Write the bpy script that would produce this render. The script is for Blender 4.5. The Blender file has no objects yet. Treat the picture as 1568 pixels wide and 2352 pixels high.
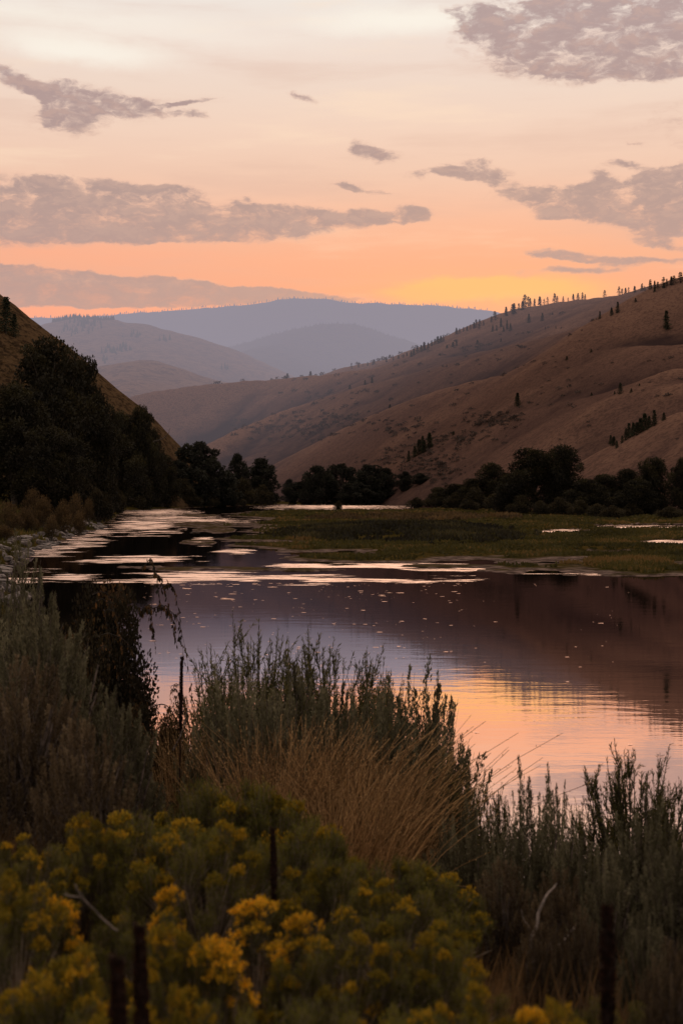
import bpy, math, random
import numpy as np
from mathutils import Vector, Matrix

# ------------------------------------------------------------------ basics
RNG = np.random.default_rng(7)
random.seed(7)
SC = bpy.context.scene
COL = SC.collection
F = 1422.0            # focal length in pixels of the 682x1024 frame
HY = 494.0            # horizon row
CAMH = 6.0
SX, SY = 682/1568.0, 1024/2352.0
HT = HY/SY            # horizon in photo units

def W(tx, ty, Y):
    """a point seen at (tx,ty) of the surveyed photo, at distance Y"""
    return ((tx*SX-341)/F*Y, Y, CAMH+(HY-ty*SY)/F*Y)
def X_at(tx, Y): return (tx*SX-341)/F*Y
def wat(tx, ty):
    """point on the water plane"""
    Y = CAMH*F/(ty*SY-HY)
    return (X_at(tx, Y), Y)

def srgb(*c):
    return tuple(((v/255)/12.92 if v/255 <= .04045 else ((v/255+.055)/1.055)**2.4) for v in c)

# ------------------------------------------------------------------ noise
_P = np.random.default_rng(3).permutation(512)
_P = np.concatenate([_P, _P])
_G = np.random.default_rng(5).uniform(0, 2*np.pi, 1024)
def perlin(x, y):
    xi = np.floor(x).astype(int); yi = np.floor(y).astype(int)
    xf = x-xi; yf = y-yi
    u = xf*xf*xf*(xf*(xf*6-15)+10); v = yf*yf*yf*(yf*(yf*6-15)+10)
    def g(ix, iy, dx, dy):
        h = _G[_P[(_P[ix & 511]+iy) & 511]]
        return np.cos(h)*dx+np.sin(h)*dy
    a = g(xi, yi, xf, yf); b = g(xi+1, yi, xf-1, yf)
    c = g(xi, yi+1, xf, yf-1); d = g(xi+1, yi+1, xf-1, yf-1)
    return (a+(b-a)*u)+((c+(d-c)*u)-(a+(b-a)*u))*v
def fbm(x, y, o=4, lac=2.03, gain=.5):
    x = np.asarray(x, float); y = np.asarray(y, float)
    s = 0; a = 1
    for i in range(o):
        s = s+a*perlin(x+17.3*i, y-9.1*i); x = x*lac; y = y*lac; a *= gain
    return s
def sstep(a, b, x):
    t = np.clip((x-a)/(b-a), 0, 1); return t*t*(3-2*t)

# ------------------------------------------------------------------ object helpers
def tag(o, label=None, cat=None, group=None, kind=None):
    if label: o['label'] = label
    if cat: o['category'] = cat
    if group: o['group'] = group
    if kind: o['kind'] = kind
    return o
def mesh_np(name, V, Fc, mat=None, smooth=False, tint=None, attr=None):
    """V (n,3); Fc (m,k) equal-sized faces or list of such arrays"""
    me = bpy.data.meshes.new(name)
    V = np.asarray(V, np.float32)
    if not isinstance(Fc, list): Fc = [Fc]
    Fc = [np.asarray(f, np.int32) for f in Fc if len(f)]
    me.vertices.add(len(V)); me.vertices.foreach_set('co', V.ravel())
    loops = np.concatenate([f.ravel() for f in Fc])
    sizes = np.concatenate([np.full(len(f), f.shape[1], np.int32) for f in Fc])
    starts = np.concatenate([[0], np.cumsum(sizes)[:-1]]).astype(np.int32)
    me.loops.add(len(loops)); me.loops.foreach_set('vertex_index', loops)
    me.polygons.add(len(sizes)); me.polygons.foreach_set('loop_start', starts)
    try: me.polygons.foreach_set('loop_total', sizes)
    except Exception: pass
    if smooth: me.polygons.foreach_set('use_smooth', np.ones(len(sizes), bool))
    if tint is not None:
        a = me.attributes.new('tint', 'FLOAT', 'POINT'); a.data.foreach_set('value', np.asarray(tint, np.float32))
    if attr:
        for k, v in attr.items():
            a = me.attributes.new(k, 'FLOAT', 'POINT'); a.data.foreach_set('value', np.asarray(v, np.float32))
    me.update(calc_edges=True)
    if mat: me.materials.append(mat)
    return me
def link(name, me, parent=None, loc=(0, 0, 0), rz=0, sc=None):
    o = bpy.data.objects.new(name, me); COL.objects.link(o)
    o.location = loc; o.rotation_euler = (0, 0, rz)
    if sc is not None: o.scale = sc if hasattr(sc, '__len__') else (sc, sc, sc)
    if parent: o.parent = parent
    return o
def place(proto, name, label, cat, loc, rz=0, sc=1, group=None, rot=None):
    """a thing: Empty at its base + one object for each part (shared mesh data)"""
    r = link(name, None, None, loc, rz, sc)
    r.empty_display_size = .3
    if rot: r.rotation_euler = rot
    for pn, me in proto: link(pn, me, r)
    return tag(r, label, cat, group)

class Geo:
    def __init__(s): s.V = []; s.F = {}; s.T = []; s.n = 0
    def add(s, V, Fc, t):
        V = np.asarray(V, float).reshape(-1, 3); Fc = np.asarray(Fc)
        s.V.append(V); s.F.setdefault(Fc.shape[1], []).append(Fc+s.n)
        s.T.append(np.broadcast_to(np.asarray(t, float), (len(V),)) if np.ndim(t) == 0 else np.asarray(t, float))
        s.n += len(V)
    def leaves(s, P, D, L, Wd, t, S=None):
        """diamond leaves: P base, D unit dir, L length, Wd half width, t tint"""
        n = len(P); P = np.asarray(P, float); D = norm(D)
        R = RNG.normal(size=(n, 3)) if S is None else S
        R = norm(np.cross(D, R))
        L = np.broadcast_to(L, (n,))[:, None]; Wd = np.broadcast_to(Wd, (n,))[:, None]
        V = np.stack([P, P+D*L*.5+R*Wd, P+D*L, P+D*L*.5-R*Wd], 1).reshape(-1, 3)
        t = np.broadcast_to(t, (n,))
        s.add(V, np.arange(4*n).reshape(n, 4), np.repeat(t, 4))
    def tubes(s, PL, R, t, k=4):
        """PL (n,m,3) polylines, R (n,m) radii"""
        PL = np.asarray(PL, float); n, m, _ = PL.shape
        R = np.broadcast_to(R, (n, m))
        T = np.gradient(PL, axis=1); T = norm(T)
        ref = np.where(np.abs(T[..., 2:3]) < .9, np.array([0, 0, 1.]), np.array([1., 0, 0]))
        A = norm(np.cross(T, ref)); B = np.cross(T, A)
        an = np.arange(k)*2*np.pi/k
        V = PL[:, :, None, :]+R[:, :, None, None]*(np.cos(an)[None, None, :, None]*A[:, :, None, :]+np.sin(an)[None, None, :, None]*B[:, :, None, :])
        idx = np.arange(n*m*k).reshape(n, m, k)
        a = idx[:, :-1, :]; b = np.roll(idx, -1, 2)[:, :-1, :]; c = np.roll(idx, -1, 2)[:, 1:, :]; d = idx[:, 1:, :]
        Fc = np.stack([a, b, c, d], -1).reshape(-1, 4)
        t = np.broadcast_to(np.asarray(t, float).reshape(-1, 1, 1) if np.ndim(t) else t, (n, m, k)).ravel()
        s.add(V.reshape(-1, 3), Fc, t)
    def mesh(s, name, mat, smooth=False):
        return mesh_np(name, np.concatenate(s.V), [np.concatenate(f) for f in s.F.values()], mat, smooth, np.concatenate(s.T))
def norm(v):
    v = np.asarray(v, float); return v/np.maximum(np.linalg.norm(v, axis=-1, keepdims=True), 1e-9)
def runit(n): return norm(RNG.normal(size=(n, 3)))

# ------------------------------------------------------------------ materials
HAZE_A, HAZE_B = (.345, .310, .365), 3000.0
class NT:
    def __init__(s, tree): s.t = tree; s.n = tree.nodes; s.l = tree.links
    def new(s, typ, **kw):
        n = s.n.new(typ)
        for k, v in kw.items():
            if k == 'inp':
                for a, b in v.items():
                    if hasattr(b, 'is_linked') or isinstance(b, bpy.types.NodeSocket): s.l.new(b, n.inputs[a])
                    else: n.inputs[a].default_value = b
            else: setattr(n, k, v)
        return n
    def math(s, op, a, b=0.0, c=0.0, clamp=False):
        n = s.n.new('ShaderNodeMath'); n.operation = op; n.use_clamp = clamp
        for i, v in enumerate((a, b, c)):
            if isinstance(v, bpy.types.NodeSocket): s.l.new(v, n.inputs[i])
            else: n.inputs[i].default_value = v
        return n.outputs[0]
    def mix(s, f, a, b, mode='MIX'):
        n = s.n.new('ShaderNodeMix'); n.data_type = 'RGBA'; n.blend_type = mode
        for i, v in ((0, f), (6, a), (7, b)):
            if isinstance(v, bpy.types.NodeSocket): s.l.new(v, n.inputs[i])
            elif i == 0: n.inputs[i].default_value = v
            else: n.inputs[i].default_value = (*v[:3], 1)
        return n.outputs[2]
    def ss(s, v, a, b, lo=0.0, hi=1.0):
        n = s.n.new('ShaderNodeMapRange'); n.interpolation_type = 'SMOOTHSTEP'
        s.l.new(v, n.inputs[0])
        for i, q in enumerate((a, b, lo, hi)): n.inputs[1+i].default_value = q
        return n.outputs[0]
    def noise(s, vec, scale, detail=3, rough=.55, out=0):
        n = s.n.new('ShaderNodeTexNoise'); n.inputs['Scale'].default_value = scale
        n.inputs['Detail'].default_value = detail; n.inputs['Roughness'].default_value = rough
        if vec: s.l.new(vec, n.inputs['Vector'])
        return n.outputs[out]
    def ramp(s, v, stops, interp='LINEAR'):
        n = s.n.new('ShaderNodeValToRGB'); s.l.new(v, n.inputs[0]); cr = n.color_ramp; cr.interpolation = interp
        while len(cr.elements) < len(stops): cr.elements.new(.5)
        for e, (p, c) in zip(cr.elements, stops): e.position = p; e.color = (*c[:3], 1)
        return n.outputs[0]
    def attr(s, name):
        n = s.n.new('ShaderNodeAttribute'); n.attribute_name = name; return n.outputs['Fac']
def material(name):
    m = bpy.data.materials.new(name); m.use_nodes = True
    m.node_tree.nodes.clear(); return m, NT(m.node_tree)
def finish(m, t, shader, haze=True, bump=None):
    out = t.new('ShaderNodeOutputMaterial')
    if haze:   # haze painted as emission into far surfaces, by distance and height
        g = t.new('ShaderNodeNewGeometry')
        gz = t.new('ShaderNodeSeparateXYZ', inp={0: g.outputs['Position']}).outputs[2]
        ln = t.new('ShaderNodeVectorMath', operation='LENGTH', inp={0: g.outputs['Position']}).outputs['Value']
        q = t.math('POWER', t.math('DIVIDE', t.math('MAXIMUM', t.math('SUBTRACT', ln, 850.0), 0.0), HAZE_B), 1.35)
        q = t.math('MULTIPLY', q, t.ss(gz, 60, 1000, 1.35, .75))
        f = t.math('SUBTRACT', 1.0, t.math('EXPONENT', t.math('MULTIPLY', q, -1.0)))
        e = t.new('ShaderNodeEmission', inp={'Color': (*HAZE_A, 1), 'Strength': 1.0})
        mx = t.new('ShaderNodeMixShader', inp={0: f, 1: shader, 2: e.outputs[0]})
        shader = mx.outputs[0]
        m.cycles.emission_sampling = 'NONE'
    t.l.new(shader, out.inputs[0])
    return m
def leaf_mat(name, stops, rough=.6, trans=.25, haze=False, grain=None):
    """colour from the per-leaf tint attribute + a little object-to-object change"""
    m, t = material(name)
    tint = t.attr('tint')
    c = t.ramp(tint, stops)
    oi = t.new('ShaderNodeObjectInfo')
    v = t.math('MULTIPLY_ADD', oi.outputs['Random'], .35, .82)
    geo = t.new('ShaderNodeNewGeometry')
    nz = t.noise(geo.outputs['Position'], grain or 2.5, 2)
    v = t.math('MULTIPLY', v, t.math('MULTIPLY_ADD', nz, .7, .65))
    hs = t.new('ShaderNodeVectorMath', operation='SCALE', inp={0: c, 3: v}).outputs[0]
    p = t.new('ShaderNodeBsdfDiffuse', inp={'Color': hs, 'Roughness': 0.3})
    sh = p.outputs[0]
    if trans > 0:
        tr = t.new('ShaderNodeBsdfTranslucent', inp={'Color': hs})
        sh = t.new('ShaderNodeMixShader', inp={0: trans, 1: sh, 2: tr.outputs[0]}).outputs[0]
    gl = t.new('ShaderNodeBsdfGlossy', inp={'Color': (1, 1, 1, 1), 'Roughness': rough})
    sh = t.new('ShaderNodeMixShader', inp={0: .015, 1: sh, 2: gl.outputs[0]}).outputs[0]
    return finish(m, t, sh, haze)
def bark_mat(name, a, b, scale=20, haze=False):
    m, t = material(name)
    g = t.new('ShaderNodeNewGeometry')
    n = t.noise(g.outputs['Position'], scale, 4)
    c = t.mix(t.ss(n, .35, .65), a, b)
    p = t.new('ShaderNodeBsdfPrincipled', inp={'Base Color': c, 'Roughness': .85})
    bp = t.new('ShaderNodeBump', inp={'Height': n, 'Strength': .5, 'Distance': .01})
    t.l.new(bp.outputs[0], p.inputs['Normal'])
    return finish(m, t, p.outputs[0], haze)

M = {}
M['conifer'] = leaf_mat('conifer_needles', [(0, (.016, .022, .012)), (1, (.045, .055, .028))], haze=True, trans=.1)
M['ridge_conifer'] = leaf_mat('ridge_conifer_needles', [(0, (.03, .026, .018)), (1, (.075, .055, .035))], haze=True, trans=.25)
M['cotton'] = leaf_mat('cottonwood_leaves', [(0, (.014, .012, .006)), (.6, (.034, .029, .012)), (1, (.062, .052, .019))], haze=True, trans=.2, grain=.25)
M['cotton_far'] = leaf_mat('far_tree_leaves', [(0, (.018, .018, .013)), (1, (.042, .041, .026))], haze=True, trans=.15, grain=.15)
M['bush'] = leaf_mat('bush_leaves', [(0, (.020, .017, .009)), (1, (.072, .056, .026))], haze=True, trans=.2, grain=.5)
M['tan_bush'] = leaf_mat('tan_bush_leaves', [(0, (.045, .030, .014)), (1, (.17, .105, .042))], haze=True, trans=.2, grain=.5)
M['sage'] = leaf_mat('sagebrush_leaves', [(0, (.044, .038, .020)), (.5, (.140, .128, .070)), (1, (.290, .262, .160))], trans=.2)
M['sage_brown'] = leaf_mat('sagebrush_old_leaves', [(0, (.044, .030, .015)), (.5, (.125, .088, .048)), (1, (.235, .175, .100))], trans=.2)
M['willow'] = leaf_mat('willow_leaves', [(0, (.036, .036, .010)), (.6, (.105, .100, .030)), (1, (.23, .18, .05))], trans=.35)
M['rabbit'] = leaf_mat('rabbitbrush_leaves', [(0, (.030, .030, .007)), (.5, (.100, .094, .018)), (1, (.20, .170, .026))], trans=.3)
M['flower'] = leaf_mat('rabbitbrush_flowers', [(0, (.20, .15, .012)), (.5, (.46, .28, .014)), (1, (.85, .45, .02))], trans=.25)
M['gstem'] = leaf_mat('grey_twigs', [(0, (.05, .038, .026)), (1, (.38, .30, .22))], trans=0)
M['grass'] = leaf_mat('dry_grass_blades', [(0, (.10, .058, .024)), (.6, (.40, .24, .10)), (1, (.72, .48, .23))], trans=.3)
M['vine'] = leaf_mat('vine_leaves', [(0, (.014, .011, .005)), (.5, (.040, .030, .012)), (1, (.19, .090, .030))], trans=.25)
M['mullein'] = leaf_mat('mullein_seed', [(0, (.010, .006, .005)), (1, (.055, .024, .014))], trans=0, grain=60)
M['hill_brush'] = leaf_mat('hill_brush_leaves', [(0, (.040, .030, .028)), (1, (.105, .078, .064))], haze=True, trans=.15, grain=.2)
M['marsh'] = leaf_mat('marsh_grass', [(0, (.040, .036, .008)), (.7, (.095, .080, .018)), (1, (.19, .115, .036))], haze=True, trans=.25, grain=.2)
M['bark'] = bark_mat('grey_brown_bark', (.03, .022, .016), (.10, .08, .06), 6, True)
M['wood'] = bark_mat('grey_wood', (.06, .045, .035), (.20, .155, .125), 30)
M['darkwood'] = bark_mat('dark_wood', (.012, .009, .007), (.05, .035, .025), 30)

# ------------------------------------------------------------------ terrain functions
def poly_sd(x, y, poly):
    """signed distance to polygon, positive inside"""
    P = np.asarray(poly, float); n = len(P)
    d = np.full(x.shape, 1e18); ins = np.zeros(x.shape, bool)
    for i in range(n):
        a = P[i]; b = P[(i+1) % n]; e = b-a
        wx = x-a[0]; wy = y-a[1]
        t = np.clip((wx*e[0]+wy*e[1])/(e@e), 0, 1)
        d = np.minimum(d, (wx-t*e[0])**2+(wy-t*e[1])**2)
        c = ((a[1] > y) != (b[1] > y))
        with np.errstate(divide='ignore', invalid='ignore'):
            xx = (b[0]-a[0])*(y-a[1])/(b[1]-a[1]+1e-12)+a[0]
        ins ^= c & (x < xx)
    d = np.sqrt(d); return np.where(ins, d, -d)

SHORE = [(900, -300), (900, 20), (120, 18), (60, 18), (30, 19.5), (12, 20.5), (3, 21.5), (-1.5, 23), (-4, 28), (-7.5, 38), (-11.5, 52), (-18, 78), wat(-12, 1318)] + \
        [wat(a, b) for a, b in ((22, 1292), (60, 1270), (105, 1254), (150, 1236), (200, 1222), (235, 1208), (255, 1193), (285, 1173))] + \
        [wat(350, 1170), wat(430, 1167), wat(520, 1163), wat(640, 1159), (40, 930), (140, 1000), (300, 1000), (1200, 700), (4000, 500), (4000, 12000), (-6000, 12000), (-6000, -300)]
ISLE = [wat(a, b) for a, b in ((1900, 1324), (1568, 1323), (1380, 1318), (1200, 1311), (1040, 1297), (900, 1290), (760, 1290), (640, 1282), (560, 1268), (545, 1252),
        (520, 1238), (548, 1222), (520, 1206), (560, 1196), (500, 1186), (520, 1178), (640, 1171), (800, 1173), (925, 1170))] + \
       [(60, 700), (150, 640), (400, 450), (400, 300)] + [wat(1900, 1190), wat(1900, 1260)]
RIGHT = [wat(1010, 1163), wat(1100, 1172), wat(1250, 1182), wat(1400, 1194), wat(1568, 1200), wat(1900, 1200), (1500, 500), (1500, 1100), (120, 1100), (90, 850)]
POOLS = [(1290, 1223, 80, 7), (1560, 1249, 100, 9), (1225, 1235, 36, 5), (1520, 1211, 180, 7), (1430, 1271, 130, 4), (1120, 1187, 60, 4)]
BARS = [(470, 1206, 100, 10), (490, 1218, 70, 10), (455, 1246, 60, 8), (480, 1308, 200, 6.5), (680, 1309, 160, 4.5), (1010, 1301, 130, 4), (1150, 1311, 80, 3), (330, 1303, 90, 3), (455, 1184, 70, 4), (1400, 1321, 160, 3)]

def ell(x, y, tx, ty, rx, ry):
    """1 at the middle, 0 at the rim of a patch lying on the water, given as seen"""
    c = wat(tx, ty); a = wat(tx, ty-ry)[1]; b = wat(tx, ty+ry)[1]
    hy = (a-b)/2; cy = (a+b)/2; hx = rx*SX/F*c[1]
    sh = (tx*SX-341)/F
    return 1-np.sqrt(((x-sh*y)/hx)**2+((y-cy)/hy)**2)

def ground_H(x, y):
    x = np.asarray(x, float); y = np.asarray(y, float)
    r = np.hypot(x, y)
    wob = fbm(x/9, y/9, 3)*np.clip(r/60, .15, 2.2)
    sd = poly_sd(x, y, SHORE)+wob*1.0
    z = -.9+0*x
    prof_n = np.interp(sd, [-8, 0, 1.5, 3.5, 6, 9, 13, 17.5, 200], [-.9, -.05, .2, .6, 1.25, 2.1, 3.1, 4.45, 5])
    prof_n = prof_n+.55*sstep(-.3, -2.2, x)*sstep(4, 12, sd)*sstep(3, 6, y)
    prof_l = np.interp(sd, [-8, 0, 2, 6, 14, 30, 60, 200], [-.9, -.1, .9, 1.6, 3.2, 8, 20, 40])
    prof_f = np.interp(sd, [-20, 0, 6, 60, 400], [-.9, -.1, .5, 1.2, 3])
    wn = sstep(60, 40, y); wf = sstep(480, 640, y)
    land = wn*prof_n+(1-wn)*((1-wf)*prof_l+wf*prof_f)
    z = np.maximum(z, land)
    sdi = poly_sd(x, y, ISLE)+wob*3.5
    zi = np.interp(sdi, [-30, -8, 0, 6, 14, 34, 80], [-.9, -.35, -.05, .07, .20, .42, .6])
    zi = zi+np.where(sdi > -12, fbm(x/14, y/20, 4)*.30, 0)
    # the raised middle of the island
    zi = zi+1.1*np.clip(1.25*ell(x, y, 900, 1232, 330, 22), 0, 1)*sstep(0, 12, sdi)
    for p in POOLS: zi = zi-1.3*np.clip(3*(ell(x, y, *p)+.1+fbm(x/8, y/14, 3)*.5), 0, 1)
    for p in BARS:
        zb = -.75+.86*np.clip(2.2*(ell(x, y, *p)+.12), 0, 1)+fbm(x/4, y/7, 4)*.30
        zi = np.maximum(zi, np.minimum(zb, .10))
    z = np.maximum(z, zi)
    sdr = poly_sd(x, y, RIGHT)+wob*2
    z = np.maximum(z, np.interp(sdr, [-20, 0, 10, 60, 300], [-.9, -.05, .7, 1.3, 3]))
    z = z+fbm(x/2.3, y/2.3, 3)*.10*sstep(.3, 1.2, z)
    return z

def crest(pts, step=25):
    """surveyed crest points (tx,ty,Y) -> smooth 3D polyline"""
    P = np.array([W(*p) for p in pts]); s = np.concatenate([[0], np.cumsum(np.linalg.norm(np.diff(P, axis=0), axis=1))])
    n = max(3, int(s[-1]/step)); q = np.linspace(0, s[-1], n)
    out = []
    for k in range(3):
        v = np.interp(q, s, P[:, k])
        for _ in range(4):
            v[1:-1] = .25*v[:-2]+.5*v[1:-1]+.25*v[2:]
        out.append(v)
    return np.array(out).T
def spur_H(x, y, C, slope, r, base=-60):
    best = np.full(x.shape, -1e9)
    for i in range(len(C)-1):
        a = C[i]; b = C[i+1]; ex, ey = b[0]-a[0], b[1]-a[1]
        t = np.clip(((x-a[0])*ex+(y-a[1])*ey)/(ex*ex+ey*ey+1e-9), 0, 1)
        d = np.hypot(x-a[0]-t*ex, y-a[1]-t*ey)
        best = np.maximum(best, a[2]+t*(b[2]-a[2])-slope*(np.sqrt(d*d+r*r)-r))
    return best
def smax(L, k):
    m = np.maximum.reduce(L)
    return m+k*np.log(sum(np.exp((h-m)/k) for h in L))

RIGHT_SPURS = [  # (slope, rounding, crest as surveyed)
 (.50, 40, [(1900, 690, 2700), (1700, 655, 2600), (1568, 640, 2500), (1500, 662, 2450), (1420, 680, 2400), (1290, 694, 2350), (1180, 718, 2300), (1100, 758, 2250), (1000, 790, 2200), (930, 822, 2150), (860, 834, 2100), (800, 846, 2080)]),
 (.70, 30, [(1900, 640, 1900), (1740, 590, 1880), (1568, 634, 1850), (1490, 682, 1830), (1400, 737, 1810), (1300, 772, 1790), (1170, 802, 1780), (1000, 826, 1760), (850, 849, 1740), (650, 872, 1720), (450, 886, 1690), (340, 900, 1660), (290, 925, 1620), (250, 1000, 1560)]),
 (.66, 24, [(1250, 806, 1740), (1219, 808, 1700), (1100, 826, 1660), (1000, 848, 1620), (900, 874, 1570), (784, 906, 1520), (690, 935, 1470), (600, 968, 1420), (520, 1002, 1360), (450, 1050, 1300), (400, 1110, 1240)]),
 (.70, 26, [(1900, 780, 1560), (1568, 792, 1540), (1409, 799, 1510), (1334, 823, 1480), (1259, 838, 1460), (1209, 853, 1440), (1110, 872, 1400), (1024, 893, 1360), (934, 926, 1320), (860, 958, 1280), (784, 998, 1230), (700, 1040, 1180), (640, 1075, 1140), (600, 1120, 1100)]),
 (.76, 20, [(1900, 850, 1300), (1568, 880, 1290), (1480, 905, 1270), (1409, 911, 1255), (1284, 931, 1230), (1219, 944, 1210), (1174, 968, 1185), (1120, 1005, 1150), (1050, 1055, 1110), (1000, 1100, 1080), (970, 1140, 1060)]),
 (.78, 22, [(1568, 848, 1370), (1524, 860, 1350), (1459, 886, 1320), (1420, 912, 1290)]),
 (.78, 22, [(1430, 925, 1190), (1334, 952, 1165), (1274, 981, 1140), (1220, 1020, 1110), (1140, 1068, 1070), (1080, 1110, 1040)]),
 (.82, 20, [(1900, 820, 1010), (1750, 870, 1000), (1568, 950, 980), (1499, 985, 965), (1434, 1019, 950), (1384, 1046, 938), (1334, 1075, 925), (1290, 1120, 910)]),
 (.88, 18, [(1900, 900, 930), (1568, 1003, 910), (1509, 1033, 900), (1450, 1065, 890), (1380, 1110, 880)]),
]
def swing(p):
    return [(tx, ty, Y*float(np.interp(tx, [250, 700, 1130, 1568, 1900], [1.0, .97, .68, .48, .45]))) for tx, ty, Y in p]
RC = [(s, r*.7, crest(swing(p), 14)) for s, r, p in RIGHT_SPURS]
def right_H(x, y):
    w = 1.0
    xx = x+fbm(x/200, y/200, 2)*8; yy = y+fbm(x/200+9, y/200+4, 2)*12
    h = smax([spur_H(xx, yy, C, s, r) for s, r, C in RC], 3.0)
    # gullies running down the slopes, faint
    h = h+(fbm(x/60, y/60, 4)*1.7-np.abs(fbm(x/36+3, y/46, 3))*2.2+.5)*np.clip(y/1500, .4, 1.1)
    return h
LC = [(s, r, crest(p, 12)) for s, r, p in [
 (.98, 14, [(-900, 154, 760), (-400, 404, 740), (-150, 574, 725), (0, 694, 735), (60, 741, 735), (120, 794, 735), (180, 850, 735), (230, 905, 735), (290, 960, 738), (335, 1000, 742), (380, 1038, 748), (415, 1066, 752), (440, 1113, 755)]),
 (.98, 8, [(-500, 384, 660), (-200, 594, 650), (0, 756, 635), (60, 824, 630), (120, 890, 625), (180, 957, 620), (235, 1034, 616), (260, 1103, 612)]),
]]
def left_H(x, y):
    xx = x+fbm(x/70, y/70, 2)*5; yy = y+fbm(x/70+9, y/70, 2)*6
    h = smax([spur_H(xx, yy, C, s, r) for s, r, C in LC], 2.0)
    return h+fbm(x/34, y/34, 4)*2.3
FAR = {
 'small_brown_hill': (.45, 60, 6, [[(60, 860, 2200), (150, 835, 2250), (215, 826, 2280), (290, 820, 2300), (340, 828, 2300), (400, 856, 2280), (450, 880, 2250), (520, 940, 2200)],
                                  [(330, 824, 2320), (300, 880, 2050), (280, 930, 1850)]]),
 'brown_hill': (.42, 80, 8, [[(-400, 900, 3200), (-100, 830, 3200), (60, 770, 3300), (110, 752, 3300), (175, 738, 3300), (215, 731, 3300), (250, 746, 3300), (335, 748, 3250), (380, 768, 3220), (430, 800, 3180), (480, 830, 3140), (530, 856, 3100), (600, 900, 3000)],
                            [(215, 732, 3320), (190, 800, 2900), (150, 880, 2600)], [(335, 749, 3260), (330, 800, 2950), (300, 860, 2700)]]),
 'blue_hill': (.42, 100, 10, [[(380, 850, 4700), (500, 806, 4600), (560, 795, 4600), (640, 778, 4600), (700, 755, 4600), (765, 743, 4600), (830, 760, 4600), (880, 782, 4600), (940, 806, 4600), (1100, 860, 4600)],
                             [(765, 744, 4620), (640, 800, 4200), (540, 850, 3900)], [(640, 800, 4250), (600, 808, 3900), (560, 830, 3800)]]),
 'far_mountain': (.36, 160, 10, [[(-900, 760, 7200), (-500, 745, 7000), (-100, 738, 7000), (60, 731, 7000), (160, 733, 7000), (300, 722, 7000), (380, 717, 7000), (470, 708, 7000), (520, 709, 7000), (600, 700, 7000), (655, 690, 7000), (700, 687, 7000), (760, 695, 7000), (860, 699, 7000), (960, 704, 7000), (1060, 708, 7000), (1120, 718, 7000), (1250, 760, 7000), (1500, 780, 7200), (2000, 760, 7500)],
                              [(700, 688, 7010), (560, 760, 6200), (470, 840, 5600)], [(960, 706, 7010), (900, 790, 6100), (850, 860, 5600)]]),
}
FC = {k: (v[0], v[1], v[2], [crest(p, 60) for p in v[3]]) for k, v in FAR.items()}
def far_H(k):
    s, r, amp, Cs = FC[k]
    def f(x, y):
        h = smax([spur_H(x, y, C, s, r) for C in Cs], 12.0)
        return h+fbm(x/160, y/160, 4)*amp-np.abs(fbm(x/140+5, y/200, 3))*amp*1.4
    return f

def grid_sheet(name, fn, us, Ys, mat, label, zmin=None):
    U, Y = np.meshgrid(us, Ys); X = U*Y
    Z = fn(X, Y)
    if zmin is not None: Z = np.maximum(Z, zmin)
    n, m = U.shape; idx = np.arange(n*m).reshape(n, m)
    Fc = np.stack([idx[:-1, :-1], idx[:-1, 1:], idx[1:, 1:], idx[1:, :-1]], -1).reshape(-1, 4)
    # convexity: drives the relief shading painted into the hill colour
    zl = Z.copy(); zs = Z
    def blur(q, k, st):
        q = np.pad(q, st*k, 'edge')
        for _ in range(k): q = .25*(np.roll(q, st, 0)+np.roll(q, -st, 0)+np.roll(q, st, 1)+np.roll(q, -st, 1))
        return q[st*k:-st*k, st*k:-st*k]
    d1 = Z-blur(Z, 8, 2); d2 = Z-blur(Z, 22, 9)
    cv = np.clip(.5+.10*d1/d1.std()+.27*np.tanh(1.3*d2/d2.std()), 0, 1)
    me = mesh_np(name, np.stack([X, Y, Z], -1).reshape(-1, 3), Fc, mat, True, attr={'convex': cv.ravel()})
    o = link(name, me); return tag(o, label, None, None, 'structure')

def hill_mat(name, base, bright, dark, dotscale, mott, dots=.5):
    m, t = material(name)
    g = t.new('ShaderNodeNewGeometry'); P = g.outputs['Position']
    n1 = t.noise(P, mott, 4, .6); n2 = t.noise(P, dotscale, 3, .7); n3 = t.noise(P, mott*7, 3, .65)
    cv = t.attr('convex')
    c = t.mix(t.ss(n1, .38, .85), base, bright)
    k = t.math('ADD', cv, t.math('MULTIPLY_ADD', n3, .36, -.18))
    c = t.mix(t.ss(k, .56, .14), c, dark)  # painted shade in the hollows; next line paints pale crest rims
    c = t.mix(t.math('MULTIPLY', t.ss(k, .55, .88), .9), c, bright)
    # brush specks
    n4 = t.noise(P, dotscale*.33, 3, .75)
    d = t.math('MULTIPLY', t.math('MAXIMUM', t.ss(n2, .47, .62), t.ss(n4, .54, .66)), dots)
    c = t.mix(d, c, dark)
    p = t.new('ShaderNodeBsdfDiffuse', inp={'Color': c, 'Roughness': .8})
    bp = t.new('ShaderNodeBump', inp={'Height': n2, 'Strength': .9, 'Distance': .9/dotscale*.5})
    t.l.new(bp.outputs[0], p.inputs['Normal'])
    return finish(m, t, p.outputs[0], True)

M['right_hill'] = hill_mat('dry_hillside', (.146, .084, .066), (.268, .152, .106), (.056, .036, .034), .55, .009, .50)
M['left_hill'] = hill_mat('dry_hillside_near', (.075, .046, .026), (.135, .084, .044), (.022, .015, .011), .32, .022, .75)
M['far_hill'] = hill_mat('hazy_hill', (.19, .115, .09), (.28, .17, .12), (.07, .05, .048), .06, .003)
M['blue_hill'] = hill_mat('hazy_forest_hill', (.045, .040, .035), (.10, .075, .055), (.022, .026, .022), .05, .0016, .7)

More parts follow.
